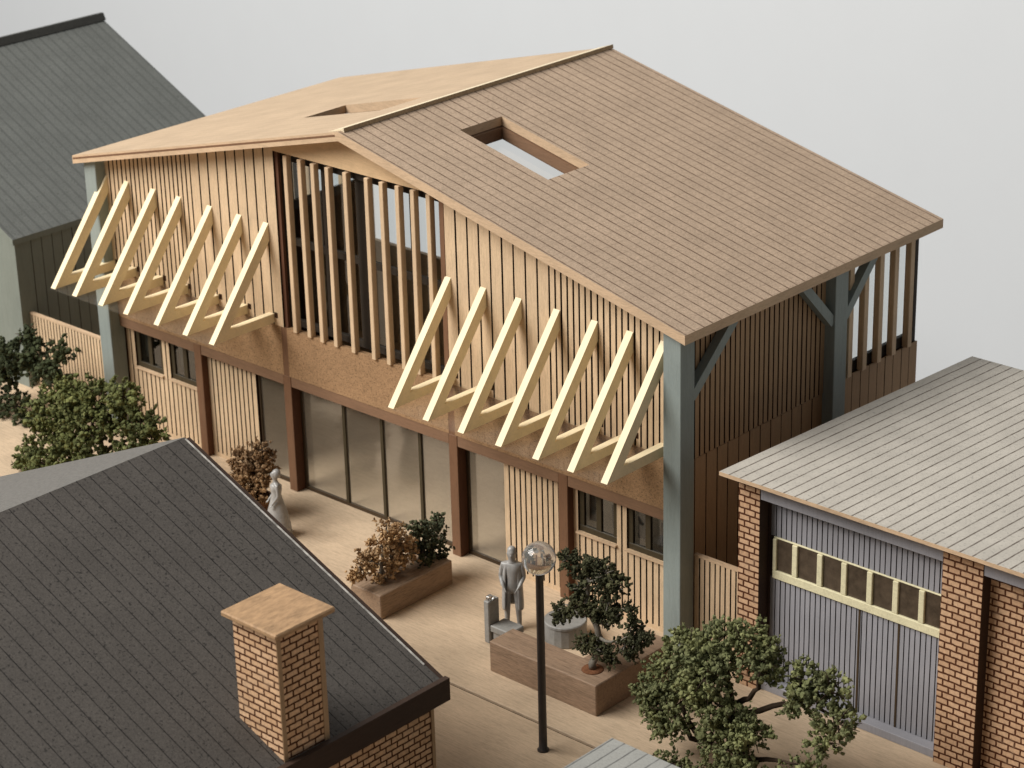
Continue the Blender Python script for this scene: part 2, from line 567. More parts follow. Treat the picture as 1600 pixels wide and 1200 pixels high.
def dup(o, off, parent):
    c = o.copy()
    COL.objects.link(c)
    c.parent = parent
    c.location = Vector(o.location) + Vector(off)
    return c


def edges(a, b, step, jit=0.0):
    n = max(1, round((b - a) / step))
    r = [a + (b - a) * k / n for k in range(n + 1)]
    for k in range(1, n):
        r[k] += random.uniform(-jit, jit)
    return r


def grooved(mb, axis, face, out, cuts, zlo, zhi, gap=0.050, thick=0.07, back=0.10, cap=False):
    """boards proud of a burnt backing sheet. axis: the run of the wall; face: outer plane; out: +1/-1"""
    lo = zlo if callable(zlo) else (lambda u: zlo)
    hi = zhi if callable(zhi) else (lambda u: zhi)
    inn = face - out * thick
    bk = face - out * (thick + back)
    for k in range(len(cuts) - 1):
        a, b = cuts[k], cuts[k + 1]
        e = 0.004
        # backing
        pl = [(a, lo(a) + e), (b, lo(b) + e), (b, hi(b) - e), (a, hi(a) - e)]
        mb.prism(pl, 'y' if axis == 'x' else 'x', inn, bk, 1)
        ga = 0 if k == 0 else gap / 2
        gb_ = 0 if k == len(cuts) - 2 else gap / 2
        a2, b2 = a + ga, b - gb_
        d = random.uniform(-0.003, 0.003)
        pl = [(a2, lo(a2)), (b2, lo(b2)), (b2, hi(b2)), (a2, hi(a2))]
        mb.prism(pl, 'y' if axis == 'x' else 'x', face + out * d, inn, 0)
        mb.m[-1] = mb.m[-3] = 1                       # laser-burnt cut edges


# ------------------------------------------------------------------ setting
mb = MB()
mb.poly([(-150, 40, -90), (130, 40, -90), (130, 40, 90), (-150, 40, 90)])
struct(mb.build('backdrop', M['backdrop']))

mb = MB()
mb.box(-34, 30, -4.375, 9.6, -0.30, 0.0)
struct(mb.build('pavement', M['ply'], bev=0.012))
mb = MB()
mb.box(-34, 30, -27, -4.45, -0.30, -0.004)
struct(mb.build('street', M['ply2'], bev=0.012))

mb = MB()
mb.box(-34, 30, -4.449, -4.376, -0.30, -0.06)  # dark strip added in the gap, its colour standing in for shade
struct(mb.build('board_seam', M['burn']))

# ------------------------------------------------------------------ timber hall
ZR, SL, OV, LN, TH = 9.91, 0.245, 0.47, 8.97, 0.215


def roof_top(x):
    return ZR - SL * abs(x)


def roof_bot(x):
    return ZR - SL * abs(x) - TH


hall = thing('timber_hall', 'long wooden model hall with a gabled roof, slatted gable window and cream strut canopies', 'building', (0, 4.2, 0))


def slope(side, name, mats):
    X = [0.0, 1.31, 4.0, 10.0]
    Y = [-OV, 2.13, 3.54, LN]
    mb = MB()

    def pt(x, y, top):
        return (side * x, y, roof_top(x) if top else roof_bot(x))

    def q(pts, m):
        mb.poly(pts if side > 0 else pts[::-1], m)
    for i in range(3):
        for j in range(3):
            if i == 1 and j == 1:
                continue
            x0, x1, y0, y1 = X[i], X[i + 1], Y[j], Y[j + 1]
            q([pt(x0, y0, 1), pt(x1, y0, 1), pt(x1, y1, 1), pt(x0, y1, 1)], 0)
            q([pt(x0, y1, 0), pt(x1, y1, 0), pt(x1, y0, 0), pt(x0, y0, 0)], 1)
    for i in range(3):
        x0, x1 = X[i], X[i + 1]
        q([pt(x0, -OV, 0), pt(x1, -OV, 0), pt(x1, -OV, 1), pt(x0, -OV, 1)], 1)
        q([pt(x1, LN, 0), pt(x0, LN, 0), pt(x0, LN, 1), pt(x1, LN, 1)], 1)
    for j in range(3):
        y0, y1 = Y[j], Y[j + 1]
        q([pt(10, y0, 0), pt(10, y1, 0), pt(10, y1, 1), pt(10, y0, 1)], 2)
    x0, x1, y0, y1 = X[1], X[2], Y[1], Y[2]
    q([pt(x0, y1, 0), pt(x1, y1, 0), pt(x1, y1, 1), pt(x0, y1, 1)], 1)
    q([pt(x1, y0, 0), pt(x0, y0, 0), pt(x0, y0, 1), pt(x1, y0, 1)], 1)
    q([pt(x0, y0, 0), pt(x0, y1, 0), pt(x0, y1, 1), pt(x0, y0, 1)], 1)
    q([pt(x1, y1, 0), pt(x1, y0, 0), pt(x1, y0, 1), pt(x1, y1, 1)], 1)
    r = mb.build('roof_slope', mats, hall)
    # sunken frame and pane
    fr = MB()
    w, d0, d1 = 0.09, 0.02, 0.30

    def P(x, y, dz):
        return (side * x, y, roof_bot(x) - dz)

    def ring(xa, xb, ya, yb, m):
        a = [(xa, ya), (xb, ya), (xb, yb), (xa, yb)]
        lo = [P(x, y, d1) for x, y in a]
        hi = [P(x, y, d0) for x, y in a]
        q2 = [hi, lo[::-1]] + [[lo[k], lo[(k + 1) % 4], hi[(k + 1) % 4], hi[k]] for k in range(4)]
        for f in q2:
            fr.poly(f if side > 0 else f[::-1], m)
    ring(x0 - w, x1 + w, y0 - w, y0 + 0.06, 0)
    ring(x0 - w, x1 + w, y1 - 0.06, y1 + w, 0)
    ring(x0 - w, x0 + 0.06, y0 + 0.062, y1 - 0.062, 0)
    ring(x1 - 0.06, x1 + w, y0 + 0.062, y1 - 0.062, 0)
    sf = fr.build('skylight_frame', M['walnut_l'], r)
    pn = MB()
    f = [P(x0 + 0.061, y0 + 0.063, 0.26), P(x1 - 0.061, y0 + 0.063, 0.26), P(x1 - 0.061, y1 - 0.063, 0.26), P(x0 + 0.061, y1 - 0.063, 0.26)]
    pn.poly(f if side > 0 else f[::-1])
    pn.build('skylight_pane', M['glass'], r)
    return r


r_right = slope(1, 'roof_slope', [M['roof_r'], M['rake'], M['rake']])
r_right["label"] = "shingle-lined right roof slope with a rectangular skylight"
r_left = slope(-1, 'roof_slope', [M['roof_l'], M['rake'], M['rake']])
r_left["label"] = "smooth pale left roof slope with a rectangular skylight"
# ridge cap
mb = MB()
mb.prism([(-0.42, ZR - SL * 0.42 + 0.012), (0.085, 9.99), (0.10, 9.895), (0.0, ZR + 0.006), (-0.42, ZR - SL * 0.42 + 0.004)], 'y', -0.36, LN + 0.03, 0)
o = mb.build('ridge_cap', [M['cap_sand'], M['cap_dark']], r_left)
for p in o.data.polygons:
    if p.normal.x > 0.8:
        p.material_index = 1  # right side of the cap in a darker brown
# brown strip on the left rake standing in for the shadow between two sheets
mb = MB()
pt = [(-0.42, roof_top(0.42) + 0.004), (-9.96, roof_top(9.96) + 0.006), (-9.96, roof_top(9.96) + 0.012), (-0.42, roof_top(0.42) + 0.010)]
mb = MB()
mb.prism([(-0.1, roof_top(0.1) - 0.055), (-9.97, roof_top(9.97) - 0.055), (-9.97, roof_top(9.97) - 0.10), (-0.1, roof_top(0.1) - 0.10)], 'y', -OV - 0.006, -OV + 0.02, 0)
mb.build('rake_shadow_line', M['walnut'], r_left)

# upper front cladding
mb = MB()
cl = edges(-5.9, -2.80, 0.34, 0.006)
cs = edges(-9.30, -5.9, 0.172, 0.006)
grooved(mb, 'x', 0.0, -1, cs + cl[1:], 4.372, lambda x: roof_bot(x) + 0.02)
mb.build('wall_cladding', [M['bass'], M['burn']], hall)
mb = MB()
cl = edges(2.80, 5.9, 0.34, 0.006)
cs = edges(5.9, 9.30, 0.172, 0.006)
grooved(mb, 'x', 0.0, -1, cl + cs[1:], 4.372, lambda x: roof_bot(x) + 0.02)
mb.build('wall_cladding', [M['bass'], M['burn']], hall)
# slots for the canopy struts
BX = [-9.32, -8.45, -7.40, -6.42, -5.25, -4.17, -3.20, 2.86, 3.94, 5.00, 6.11, 7.18, 8.16, 9.08]
# gable board
mb = MB()
gx = 2.80
mb.prism([(-gx + 0.002, 8.84), (gx - 0.002, 8.84), (gx - 0.002, roof_bot(gx) + 0.02), (0, roof_bot(0) + 0.02), (-gx + 0.002, roof_bot(gx) + 0.02)], 'y', -0.012, 0.10)
mb.build('gable_board', M['bass_plain'], hall)
# fascia band of pressed board between the storeys
mb = MB()
for a, b in ((-9.30, -2.90), (-2.70, 2.70), (2.90, 9.30)):
    mb.box(a, b, 0.0, 0.16, 3.102, 4.37)
mb.build('floor_band', M['cork'], hall)
for s in (-1, 1):
    mb = MB()
    mb.box(s * 2.8 - 0.098, s * 2.8 + 0.098, 0.004, 0.15, 3.104, 4.366)
    mb.build('band_trim', M['walnut'], hall)
# lintel beam
mb = MB()
for a, b in ((-9.30, -6.322), (-6.046, -2.952), (-2.676, 2.676), (2.952, 6.046), (6.322, 9.30)):
    mb.box(a, b, 0.012, 0.30, 2.83, 3.10)
mb.build('lintel_beam', M['walnut_l'], hall, bev=0.008)
# brown columns
c0 = None
for x in (-6.184, -2.814, 2.814, 6.184):
    if c0 is None:
        mb = MB()
        mb.box(x - 0.136, x + 0.136, 0.0, 0.36, 0.0, 3.098)
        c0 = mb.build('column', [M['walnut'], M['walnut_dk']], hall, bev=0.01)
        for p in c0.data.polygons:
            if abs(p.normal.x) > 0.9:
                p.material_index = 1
        cx0 = x
    else:
        dup(c0, (x - cx0, 0, 0), hall)

# ground floor cladding panels with window openings
def ground_panel(sg):
    mb = MB()
    f = 0.20

    def run(a, b, z0, z1, st=0.172):
        a2, b2 = (a, b) if sg > 0 else (-b, -a)
        grooved(mb, 'x', f, -1, edges(a2, b2, st, 0.004), z0, z1, 0.045, 0.045, 0.06)
    run(4.22, 6.05, 0.10, 2.83)
    run(6.32, 9.30, 0.10, 1.72)
    for a, b in ((6.32, 6.45), (7.58, 7.86), (8.98, 9.30)):
        run(a, b, 1.721, 2.83, 0.15)
    a, b = (4.22, 6.05)
    for a, b in ((4.22, 6.05), (6.32, 9.30)):
        a2, b2 = (a, b) if sg > 0 else (-b, -a)
        mb.box(a2, b2, f - 0.01, f + 0.09, 0.0, 0.099, 0)
    mb.build('ground_cladding', [M['bass'], M['burn']], hall)
    # casement windows
    for a, b in ((6.45, 7.58), (7.86, 8.98)):
        a2, b2 = (a, b) if sg > 0 else (-b, -a)
        w = MB()
        y0, y1, z0, z1 = 0.245, 0.33, 1.722, 2.829
        t = 0.14
        w.box(a2 + 0.003, b2 - 0.003, y0, y1, z0, z0 + t)
        w.box(a2 + 0.003, b2 - 0.003, y0, y1, z1 - t * 0.7, z1)
        mid = (a2 + b2) / 2
        for c, d in ((a2 + 0.003, a2 + t), (mid - 0.075, mid + 0.075), (b2 - t, b2 - 0.003)):
            w.box(c, d, y0 + 0.004, y1 - 0.002, z0 + t, z1 - t * 0.7)
        fr = w.build('window', M['win'], hall, bev=0.008)
        s = MB()
        s.box(a2 - 0.02, b2 + 0.01, 0.13, 0.244, 1.68, 1.719)
        s.build('sill', M['rake'], fr)
        p = MB()
        for c, d in ((a2 + t, mid - 0.075), (mid + 0.075, b2 - t)):
            p.box(c, d, 0.285, 0.295, z0 + t, z1 - t * 0.7)
        p.build('pane', M['glass_dk'], fr)
        # pale paper blind hanging behind one leaf
        q = MB()
        q.poly([(a2 + 0.15, 0.42, 1.95), (mid - 0.10, 0.46, 1.95), (mid - 0.10, 0.42, 2.7), (a2 + 0.15, 0.42, 2.7)])
        q.poly([(mid + 0.2, 0.50, 1.9), (b2 - 0.3, 0.46, 1.9), (b2 - 0.3, 0.46, 2.5), (mid + 0.2, 0.46, 2.5)])
        q.build('curtain', M['grey_furn'], fr)


ground_panel(1)
ground_panel(-1)

# ground floor glazing: middle screen and a single light either side
def glazing(a, b, mull, z1=2.829):
    fr = MB()
    y0, y1 = 0.27, 0.35
    fr.box(a, b, y0, y1, 0.002, 0.085)
    fr.box(a, b, y0, y1, z1 - 0.14, z1)
    for c, d in ((a, a + 0.06), (b - 0.06, b)):
        fr.box(c, d, y0 + 0.003, y1, 0.086, z1 - 0.141)
    f = fr.build('glazed_screen', M['walnut_s'], hall)
    for x in mull:
        m_ = MB()
        m_.box(x - 0.045, x + 0.045, y0 - 0.004, y1 - 0.004, 0.086, z1 - 0.141)
        m_.build('mullion', M['win'], f)
    p = MB()
    p.box(a + 0.061, b - 0.061, 0.305, 0.315, 0.087, z1 - 0.142)
    p.build('pane', M['screen'], f)


glazing(-2.676, 2.676, (-1.14, 0.17, 1.45))
glazing(2.952, 4.215, ())
glazing(-4.215, -2.952, ())

# tall slatted window in the gable
bw = MB()
zb, zt = 4.372, 8.838
bw.box(-2.80, 2.80, 0.30, 0.42, zb, zb + 0.16)
bw.box(-2.80, 2.80, 0.18, 0.42, zt - 0.24, zt)
bw.box(-2.80, 2.80, 0.31, 0.41, 6.45, 6.62)
for a, b in ((-2.80, -2.62), (-0.34, 0.06), (2.62, 2.80)):
    bw.box(a, b, 0.296, 0.43, zb + 0.161, zt - 0.261)
for a in (-1.45, 1.45):
    bw.box(a - 0.05, a + 0.05, 0.312, 0.408, zb + 0.161, zt - 0.261)
# reveals
bw.box(-2.805, -2.70, 0.135, 0.294, zb, zt)
bw.box(2.70, 2.805, 0.135, 0.294, zb, zt)
win = bw.build('gable_window', M['dark_in'], hall)
p = MB()
p.box(-2.62, 2.62, 0.355, 0.365, zb + 0.161, zt - 0.261)
p.build('pane', M['glass'], win)
for a, b, y_, mt in ((-2.798, -2.69, 0.05, 'walnut_dk'), (2.66, 2.798, -0.012, 'walnut')):
    jm = MB()
    jm.box(a, b, y_, 0.13, zb, zt)
    jm.build('jamb', M[mt], win)
s0 = None
for x in (-2.334, -1.82, -1.38, -0.912, -0.306, 0.365, 0.88, 1.36, 1.84, 2.36):
    if s0 is None:
        mb = MB()
        mb.box(x - 0.066, x + 0.066, -0.06, 0.10, zb - 0.02, 8.80)
        s0 = mb.build('slat', M['slat'], win, bev=0.012)
        sx0 = x
    else:
        s = dup(s0, (x - sx0, 0, random.uniform(-0.015, 0.015)), win)
        s.rotation_euler = (0, random.uniform(-0.004, 0.004), 0)

# corner posts and side posts with braces
def post(sg, y0, y1, braces):
    mb = MB()
    xa, xb = (9.30, 9.77) if y0 < 1 else (9.36, 9.77)
    xs = sorted((sg * xa, sg * xb))
    mb.prism([(xs[0], 0.0), (xs[1], 0.0), (xs[1], roof_bot(xs[1]) - 0.002), (xs[0], roof_bot(xs[0]) - 0.002)], 'y', y0, y1)
    p = mb.build('post', M['post'], hall, bev=0.012)
    for (ya, za, yb, zb2) in braces:
        b = MB()
        d = Vector((0, yb - ya, zb2 - za)).normalized()
        n = Vector((0, -d.z, d.y)) * 0.11
        e = [(ya + n.y, za + n.z), (ya - n.y, za - n.z), (yb - n.y, zb2 - n.z), (yb + n.y, zb2 + n.z)]
        a1, a2 = sorted((sg * 9.52, sg * 9.73))
        b.prism(e, 'x', a1, a2)
        b.build('brace', M['post'], p)


for sg in (1, -1):
    post(sg, -0.31, 0.15, [(0.14, 5.82, 1.58, 7.14)])
    post(sg, 5.12, 5.60, [(5.13, 6.00, 4.03, 7.14), (5.59, 6.00, 6.69, 7.14)])
# side walls
for sg in (1, -1):
    mb = MB()
    top = roof_bot(9.5) - 0.002
    XF = sg * 9.50
    grooved(mb, 'y', XF, sg, edges(0.152, 5.118, 0.170, 0.004), 4.25, top, 0.045, 0.045, 0.08)
    grooved(mb, 'y', XF - sg * 0.02, sg, edges(0.152, 5.118, 0.37, 0.01), 0.0, 4.225, 0.03, 0.03, 0.06)
    grooved(mb, 'y', XF, sg, edges(5.602, 8.88, 0.33, 0.01), 0.0, 4.36, 0.022, 0.03, 0.08)
    mb.build('side_wall', [M['side'], M['burn']], hall)
    w = MB()
    xs = sorted((sg * 9.33, sg * 9.43))
    w.box(xs[0], xs[1], 5.602, 8.88, 4.362, 4.62)
    w.box(xs[0], xs[1], 5.602, 8.88, top - 0.36, top)
    w.box(xs[0], xs[1], 8.76, 8.88, 4.621, top - 0.361)
    f = w.build('side_window', M['dark_in'], hall)
    q = MB()
    q.box((xs[0] + xs[1]) / 2 - 0.004, (xs[0] + xs[1]) / 2 + 0.004, 5.602, 8.758, 4.622, top - 0.362)
    q.build('pane', M['glass'], f)
    for y in (6.0, 6.58, 7.17, 7.76, 8.40):
        s = MB()
        a1, a2 = sorted((sg * 9.44, sg * 9.60))
        s.box(a1, a2, y - 0.085, y + 0.085, 4.37, top - 0.01)
        s.build('slat', M['slat'], f, bev=0.01)
# eave plate
# rear wall with wide openings
mb = MB()
yb = 8.72


def rear(x0, x1, z0, z1):
    def hi(x):
        return roof_bot(x) - 0.002
    if z1 is None:
        xs = [x0] + ([0.0] if x0 < 0 < x1 else []) + [x1]
        mb.prism([(x0, z0), (x1, z0)] + [(x, hi(x)) for x in xs[::-1]], 'y', yb, yb + 0.14)
    else:
        mb.box(x0, x1, yb, yb + 0.14, z0, z1)


rear(-9.40, -8.75, 0.0, None)
rear(-8.75, -5.80, 0.0, 2.98)
rear(-8.75, -5.80, 5.3, None)
rear(-5.80, -5.0, 0.0, None)
rear(-5.0, 2.8, 0.0, 4.4)
rear(-5.0, 2.8, 8.2, None)
rear(2.8, 5.6, 0.0, None)
rear(5.6, 9.30, 0.0, 3.2)
rear(9.30, 9.40, 0.0, None)
mb.build('rear_wall', M['inner'], hall)
# interior floor
mb = MB()
mb.box(-9.38, 9.38, 0.42, 8.70, 0.002, 0.03)
mb.build('floor', M['floor'], hall)

# canopies: clear sheet with triangular struts
def canopy(xs, x0, x1):
    sh = MB()
    sh.box(x0, x1, -1.96, -0.006, 4.385, 4.425)
    c = sh.build('canopy', M['canopy'], hall)
    c["label"] = "left strut canopy of cream strips" if x0 < 0 else "right strut canopy of cream strips"
    proto = None
    for x in xs:
        if proto is None:
            b = MB()
            w = 0.088
            z0, zt_, D, t = 4.428, 6.97, 1.96, 0.27
            # inclined leg with horizontal leg: outer triangle minus inner triangle
            ha = math.atan2(zt_ - z0, D)
            # outer corner points in (y, z)
            o1, o2, o3 = (-D, z0), (-0.004, z0), (-0.004, zt_)
            th = 0.23
            zi = z0 + th
            # inner inclined line is offset by t perpendicular
            sl = (zt_ - z0) / D
            dz = t / math.cos(ha)
            yi = (zi - (z0 - dz)) / sl - D
            i1, i2 = (yi, zi), (-0.004, zi)
            i3 = (-0.004, zt_ - dz)
            b.prism([o1, o2, i2, i1], 'x', x - w, x + w)
            b.prism([o1, i1, i3, o3], 'x', x - w + 0.001, x + w - 0.001)
            proto = b.build('strut', M['pine'], c)
            px = x
        else:
            s = dup(proto, (x - px, random.uniform(-0.004, 0.0), 0), c)
            s.rotation_euler = (0, 0, random.uniform(-0.006, 0.006)) if False else (0, 0, 0)
    for x in xs:
        sl_ = MB()
        sl_.box(x + 0.10, x + 0.21, -0.008, -0.002, 4.56, 4.70)
        sl_.build('slot', M['burn'], c)


canopy(BX[:7], -9.46, -3.06)
canopy(BX[7:], 2.72, 9.22)

# ------------------------------------------------------------------ garage
YG = -0.5
gar = thing('garage', 'brick garage with a pale grey flat roof and blue-grey doors under cream windows', 'building', (15, 4, 0))
mb = MB()
gx0, gx1, yf, yr = 11.21, 22.0, YG - 0.36, 8.54
zt0, zt1 = 4.935, 4.51


def gz(y):
    return zt0 + (zt1 - zt0) * (y - yf) / (yr - yf)


th = 0.085
mb.poly([(gx0, yf, zt0), (gx1, yf, zt0), (gx1, yr, zt1), (gx0, yr, zt1)], 0, [(gx0, yf), (gx1, yf), (gx1, yr), (gx0, yr)])
mb.poly([(gx0, yr, zt1 - th), (gx1, yr, zt1 - th), (gx1, yf, zt0 - th), (gx0, yf, zt0 - th)], 1)
mb.poly([(gx0, yf, zt0 - th), (gx1, yf, zt0 - th), (gx1, yf, zt0), (gx0, yf, zt0)], 1)
mb.poly([(gx0, yr, zt1 - th), (gx0, yf, zt0 - th), (gx0, yf, zt0), (gx0, yr, zt1)], 1)
mb.poly([(gx1, yr, zt1 - th), (gx0, yr, zt1 - th), (gx0, yr, zt1), (gx1, yr, zt1)], 1)
mb.build('roof', [M['gar_roof'], M['gar_edge']], gar)
ztop = gz(YG) - th - 0.004
for a, b in ((11.44, 11.975), (16.32, 17.215)):
    mb = MB()
    mb.box(a, b, YG, YG + 0.62, 0.0, ztop - 0.03)
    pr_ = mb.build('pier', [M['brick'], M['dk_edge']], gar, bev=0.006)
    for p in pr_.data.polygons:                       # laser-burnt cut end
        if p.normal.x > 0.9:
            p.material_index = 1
mb = MB()
mb.box(17.216, 21.8, YG + 0.30, YG + 0.5, 0.0, 4.60)
mb.build('brick_wall', M['brick'], gar)
mb = MB()
mb.box(11.46, 11.60, YG + 0.621, 8.3, 0.0, 4.40)
mb.box(11.60, 21.8, 8.16, 8.3, 0.0, 4.40)
mb.build('back_wall', M['side'], gar)
for a, b in ((11.977, 16.318), (17.217, 21.8)):
    mb = MB()
    mb.box(a, b, YG + 0.02, YG + 0.16, 4.40, ztop - 0.03)
    mb.build('fascia_board', M['gar_blue'], gar, bev=0.006)
# dark jambs beside the door
mb = MB()
yd = -0.15
mb.box(11.977, 12.02, YG + 0.30, yd + 0.2, 0.0, 4.39)
mb.build('door_jamb', M['dk_edge'], gar)
mb = MB()
grooved(mb, 'x', yd, -1, edges(12.02, 16.318, 0.128, 0.003), 3.50, 4.42, 0.026, 0.022, 0.06)
dr_up = mb.build('door_header', [M['gar_blue'], M['gar_blue_dk']], gar)
mb = MB()
cuts = edges(12.02, 16.318, 0.128, 0.003)
grooved(mb, 'x', yd, -1, cuts, 0.19, 2.56, 0.026, 0.022, 0.06)
door = mb.build('garage_door', [M['gar_blue'], M['gar_blue_dk']], gar)
mb = MB()
for x in (14.24, 15.18):
    mb.box(x - 0.022, x + 0.022, yd - 0.012, yd - 0.004, 0.19, 2.55)
mb.build('door_seam', M['walnut_s'], door)
mb = MB()
mb.box(12.0, 16.318, YG + 0.1, yd + 0.06, 0.0, 0.185)
mb.build('threshold', M['gar_blue'], gar, bev=0.01)
# cream window strip
fr = MB()
wy0, wy1 = yd - 0.06, yd + 0.02
fr.box(12.10, 16.318, wy0, wy1, 2.562, 2.75)
fr.box(12.10, 16.318, wy0 + 0.03, wy1, 3.462, 3.498)
mx = [12.10, 12.65, 13.27, 13.86, 14.48, 15.09, 15.70, 16.31]
for k, x in enumerate(mx[:-1]):
    w = 0.066 if k else 0.09
    fr.box(x - (w if k else 0.0), x + w, wy0 + 0.004 * (k % 2), wy1 - 0.004, 2.751, 3.461)
wf = fr.build('window_strip', M['cream'], gar, bev=0.012)
for k in range(7):
    p = MB()
    a, b = mx[k] + 0.067, mx[k + 1] - 0.067
    if k == 6:
        b = 16.316
    if k == 0:
        a = mx[0] + 0.091
    p.box(a, b, yd - 0.012, yd - 0.002, 2.752, 3.460)
    p.build('pane', M['pane_brown'], wf)

# ------------------------------------------------------------------ fences
def fence(x0, x1, y, h, label):
    mb = MB()
    grooved(mb, 'x', y, -1, edges(x0, x1, 0.135, 0.004), 0.0, h, 0.038, 0.04, 0.05)
    b = mb.build('board_fence', [M['bass'], M['burn']])
    b["label"] = label
    b["category"] = "fence"
    cap = MB()
    cap.box(x0, x1, y - 0.01, y + 0.09, h + 0.002, h + 0.06)
    b["group"] = "board fences beside the hall"
    cap.build('top_rail', M['rake'], b)
    return b


fence(9.80, 11.6, 0.14, 2.18, 'short board fence between the grey corner post and the brick garage')
fence(-13.55, -9.80, 0.17, 2.10, 'board fence between the grey-green house and the timber hall')

# ------------------------------------------------------------------ dark-roofed house in front
fh = thing('brick_house', 'brick house with a dark lined roof and a square brick chimney', 'house', (4.3, -15, 0))
FR, FE, FX, FRX, YR = 6.5, 3.60, 11.12, 4.29, -8.92
k_ = (FR - FE) / (FX - FRX)
FY0 = -24.0


def fz(x):
    return FR - k_ * abs(x - FRX)


th = 0.14
for sg in (1, -1):
    mb = MB()
    xe = FRX + sg * (FX - FRX)
    P = [(FRX, FY0), (xe, FY0), (xe, YR), (FRX, YR)]
    top = [(x, y, fz(x)) for x, y in P]
    bot = [(x, y, fz(x) - th) for x, y in P]
    if sg < 0:
        top, bot = top[::-1], bot[::-1]
    mb.poly(top, 0)
    mb.poly(bot[::-1], 1)
    for k in range(4):
        mb.poly([bot[k], bot[(k + 1) % 4], top[(k + 1) % 4], top[k]], 1)
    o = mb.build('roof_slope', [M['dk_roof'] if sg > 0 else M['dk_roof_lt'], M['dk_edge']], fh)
    o["label"] = "dark speckled lined roof slope" if sg > 0 else "pale worn far roof slope"
    if sg > 0:
        # pale scraped arris along the verge and the brown verge board
        v = MB()
        v.prism([(FRX + 0.02, fz(FRX + 0.02) - 0.02), (xe, fz(xe) - 0.02), (xe, fz(xe) - 0.36), (FRX + 0.02, fz(FRX + 0.02) - 0.36)], 'y', YR + 0.003, YR + 0.11)
        v.build('verge_board', M['dk_edge'], o)
        w = MB()
        w.prism([(FRX + 0.05, fz(FRX + 0.05) + 0.002), (xe - 0.4, fz(xe - 0.4) + 0.002), (xe - 0.4, fz(xe - 0.4) + 0.012), (FRX + 0.05, fz(FRX + 0.05) + 0.012)], 'y', YR - 0.035, YR + 0.0)
        w.build('worn_edge', M['worn'], o)
        f = MB()
        f.box(xe + 0.003, xe + 0.12, FY0, YR + 0.11, fz(xe) - 0.42, fz(xe) + 0.035)
        f.build('fascia_board', M['dk_edge'], o)
mb = MB()
wx = FX - 0.10
mb.box(wx - 0.2, wx, -23.8, YR - 0.14, 0.0, fz(wx) - th - 0.004)
mb.build('side_wall', M['brick_d'], fh)
mb = MB()
xl = 2 * FRX - wx
mb.prism([(xl, 0), (wx - 0.201, 0), (wx - 0.201, fz(wx - 0.2) - th - 0.004), (FRX, FR - th - 0.004), (xl, fz(xl) - th - 0.004)], 'y', YR - 0.34, YR - 0.14)
mb.build('gable_wall', M['brick_d'], fh)
mb = MB()
mb.box(wx - 0.1, wx + 0.02, YR - 0.20, YR - 0.125, 0.0, fz(wx) - th - 0.03)
mb.build('corner_strip', M['side'], fh)
# chimney
cm = MB()
cx0, cx1, cy0, cy1 = 9.97, 11.075, -12.72, -11.66
cm.box(cx0, cx1, cy0, cy1, 3.3, 6.09)
ch = cm.build('chimney', M['brick_d'], fh, bev=0.01)
cp = MB()
cp.box(9.86, 11.27, -12.88, -11.51, 6.092, 6.20)
cp.build('chimney_cap', M['cap_wood'], ch, bev=0.025)
ce = MB()
ce.box(cx1 + 0.001, cx1 + 0.012, cy1 - 0.11, cy1 + 0.002, 3.4, 6.08)
ce.box(cx1 + 0.001, cx1 + 0.012, cy0 - 0.002, cy0 + 0.09, 3.4, 6.08)
ce.build('corner_strip', M['side'], ch)

# ------------------------------------------------------------------ grey-green house at the left
gh = thing('grey_house', 'grey-green house with a tall grey corrugated roof beyond the hall', 'house', (-20, 4, 0))
RX_, RZ, EX, EZ, GY0, GY1 = -20.2, 7.72, -13.42, 4.36, -0.20, 8.6
kg = (RZ - EZ) / (EX - RX_)
for sg in (1, -1):
    mb = MB()
    xe = RX_ + sg * (EX - RX_)
    P = [(RX_, GY0), (xe, GY0), (xe, GY1), (RX_, GY1)]
    top = [(x, y, RZ - kg * abs(x - RX_)) for x, y in P]
    bot = [(x, y, z - 0.16) for x, y, z in top]
    if sg < 0:
        top, bot = top[::-1], bot[::-1]
    mb.poly(top, 0)
    mb.poly(bot[::-1], 1)
    for k in range(4):
        mb.poly([bot[k], bot[(k + 1) % 4], top[(k + 1) % 4], top[k]], 1)
    mb.build('roof_slope', [M['gr_roof'], M['gr_wall']], gh)
mb = MB()
mb.prism([(RX_ - 0.16, RZ - 0.05), (RX_ + 0.16, RZ - 0.05), (RX_ + 0.05, RZ + 0.16), (RX_ - 0.05, RZ + 0.16)], 'y', GY0 - 0.02, GY1 + 0.05)
mb.build('ridge_cap', M['gr_dark'], gh)
mb = MB()
xw = EX - 0.08
mb.prism([(2 * RX_ - xw, 0), (xw, 0), (xw, EZ - 0.16), (RX_, RZ - 0.2), (2 * RX_ - xw, EZ - 0.16)], 'y', GY0 + 0.10, GY0 + 0.3)
mb.build('front_wall', M['gr_wall'], gh)
mb = MB()
grooved(mb, 'y', xw + 0.001, 1, edges(GY0 + 0.301, GY1 - 0.2, 0.34, 0.01), 0.0, EZ - 0.17, 0.02, 0.03, 0.1)
mb.build('side_wall', [M['gr_wall'], M['burn']], gh)

# ------------------------------------------------------------------ low kiosk at the bottom edge
ks = thing('kiosk', 'small shelter with a pale grey lined roof at the bottom edge', 'shelter', (15.2, -9, 0))
mb = MB()
mb.box(13.66, 16.9, -10.8, -7.12, 2.44, 2.55)
o = mb.build('roof', M['kiosk'], ks, bev=0.01)
for u in o.data.uv_layers[0].data:
    u.uv = (u.uv[1], u.uv[0])
mb = MB()
mb.box(13.85, 16.7, -10.6, -7.32, 0, 2.438)
mb.build('wall', M['gr_wall'], ks)

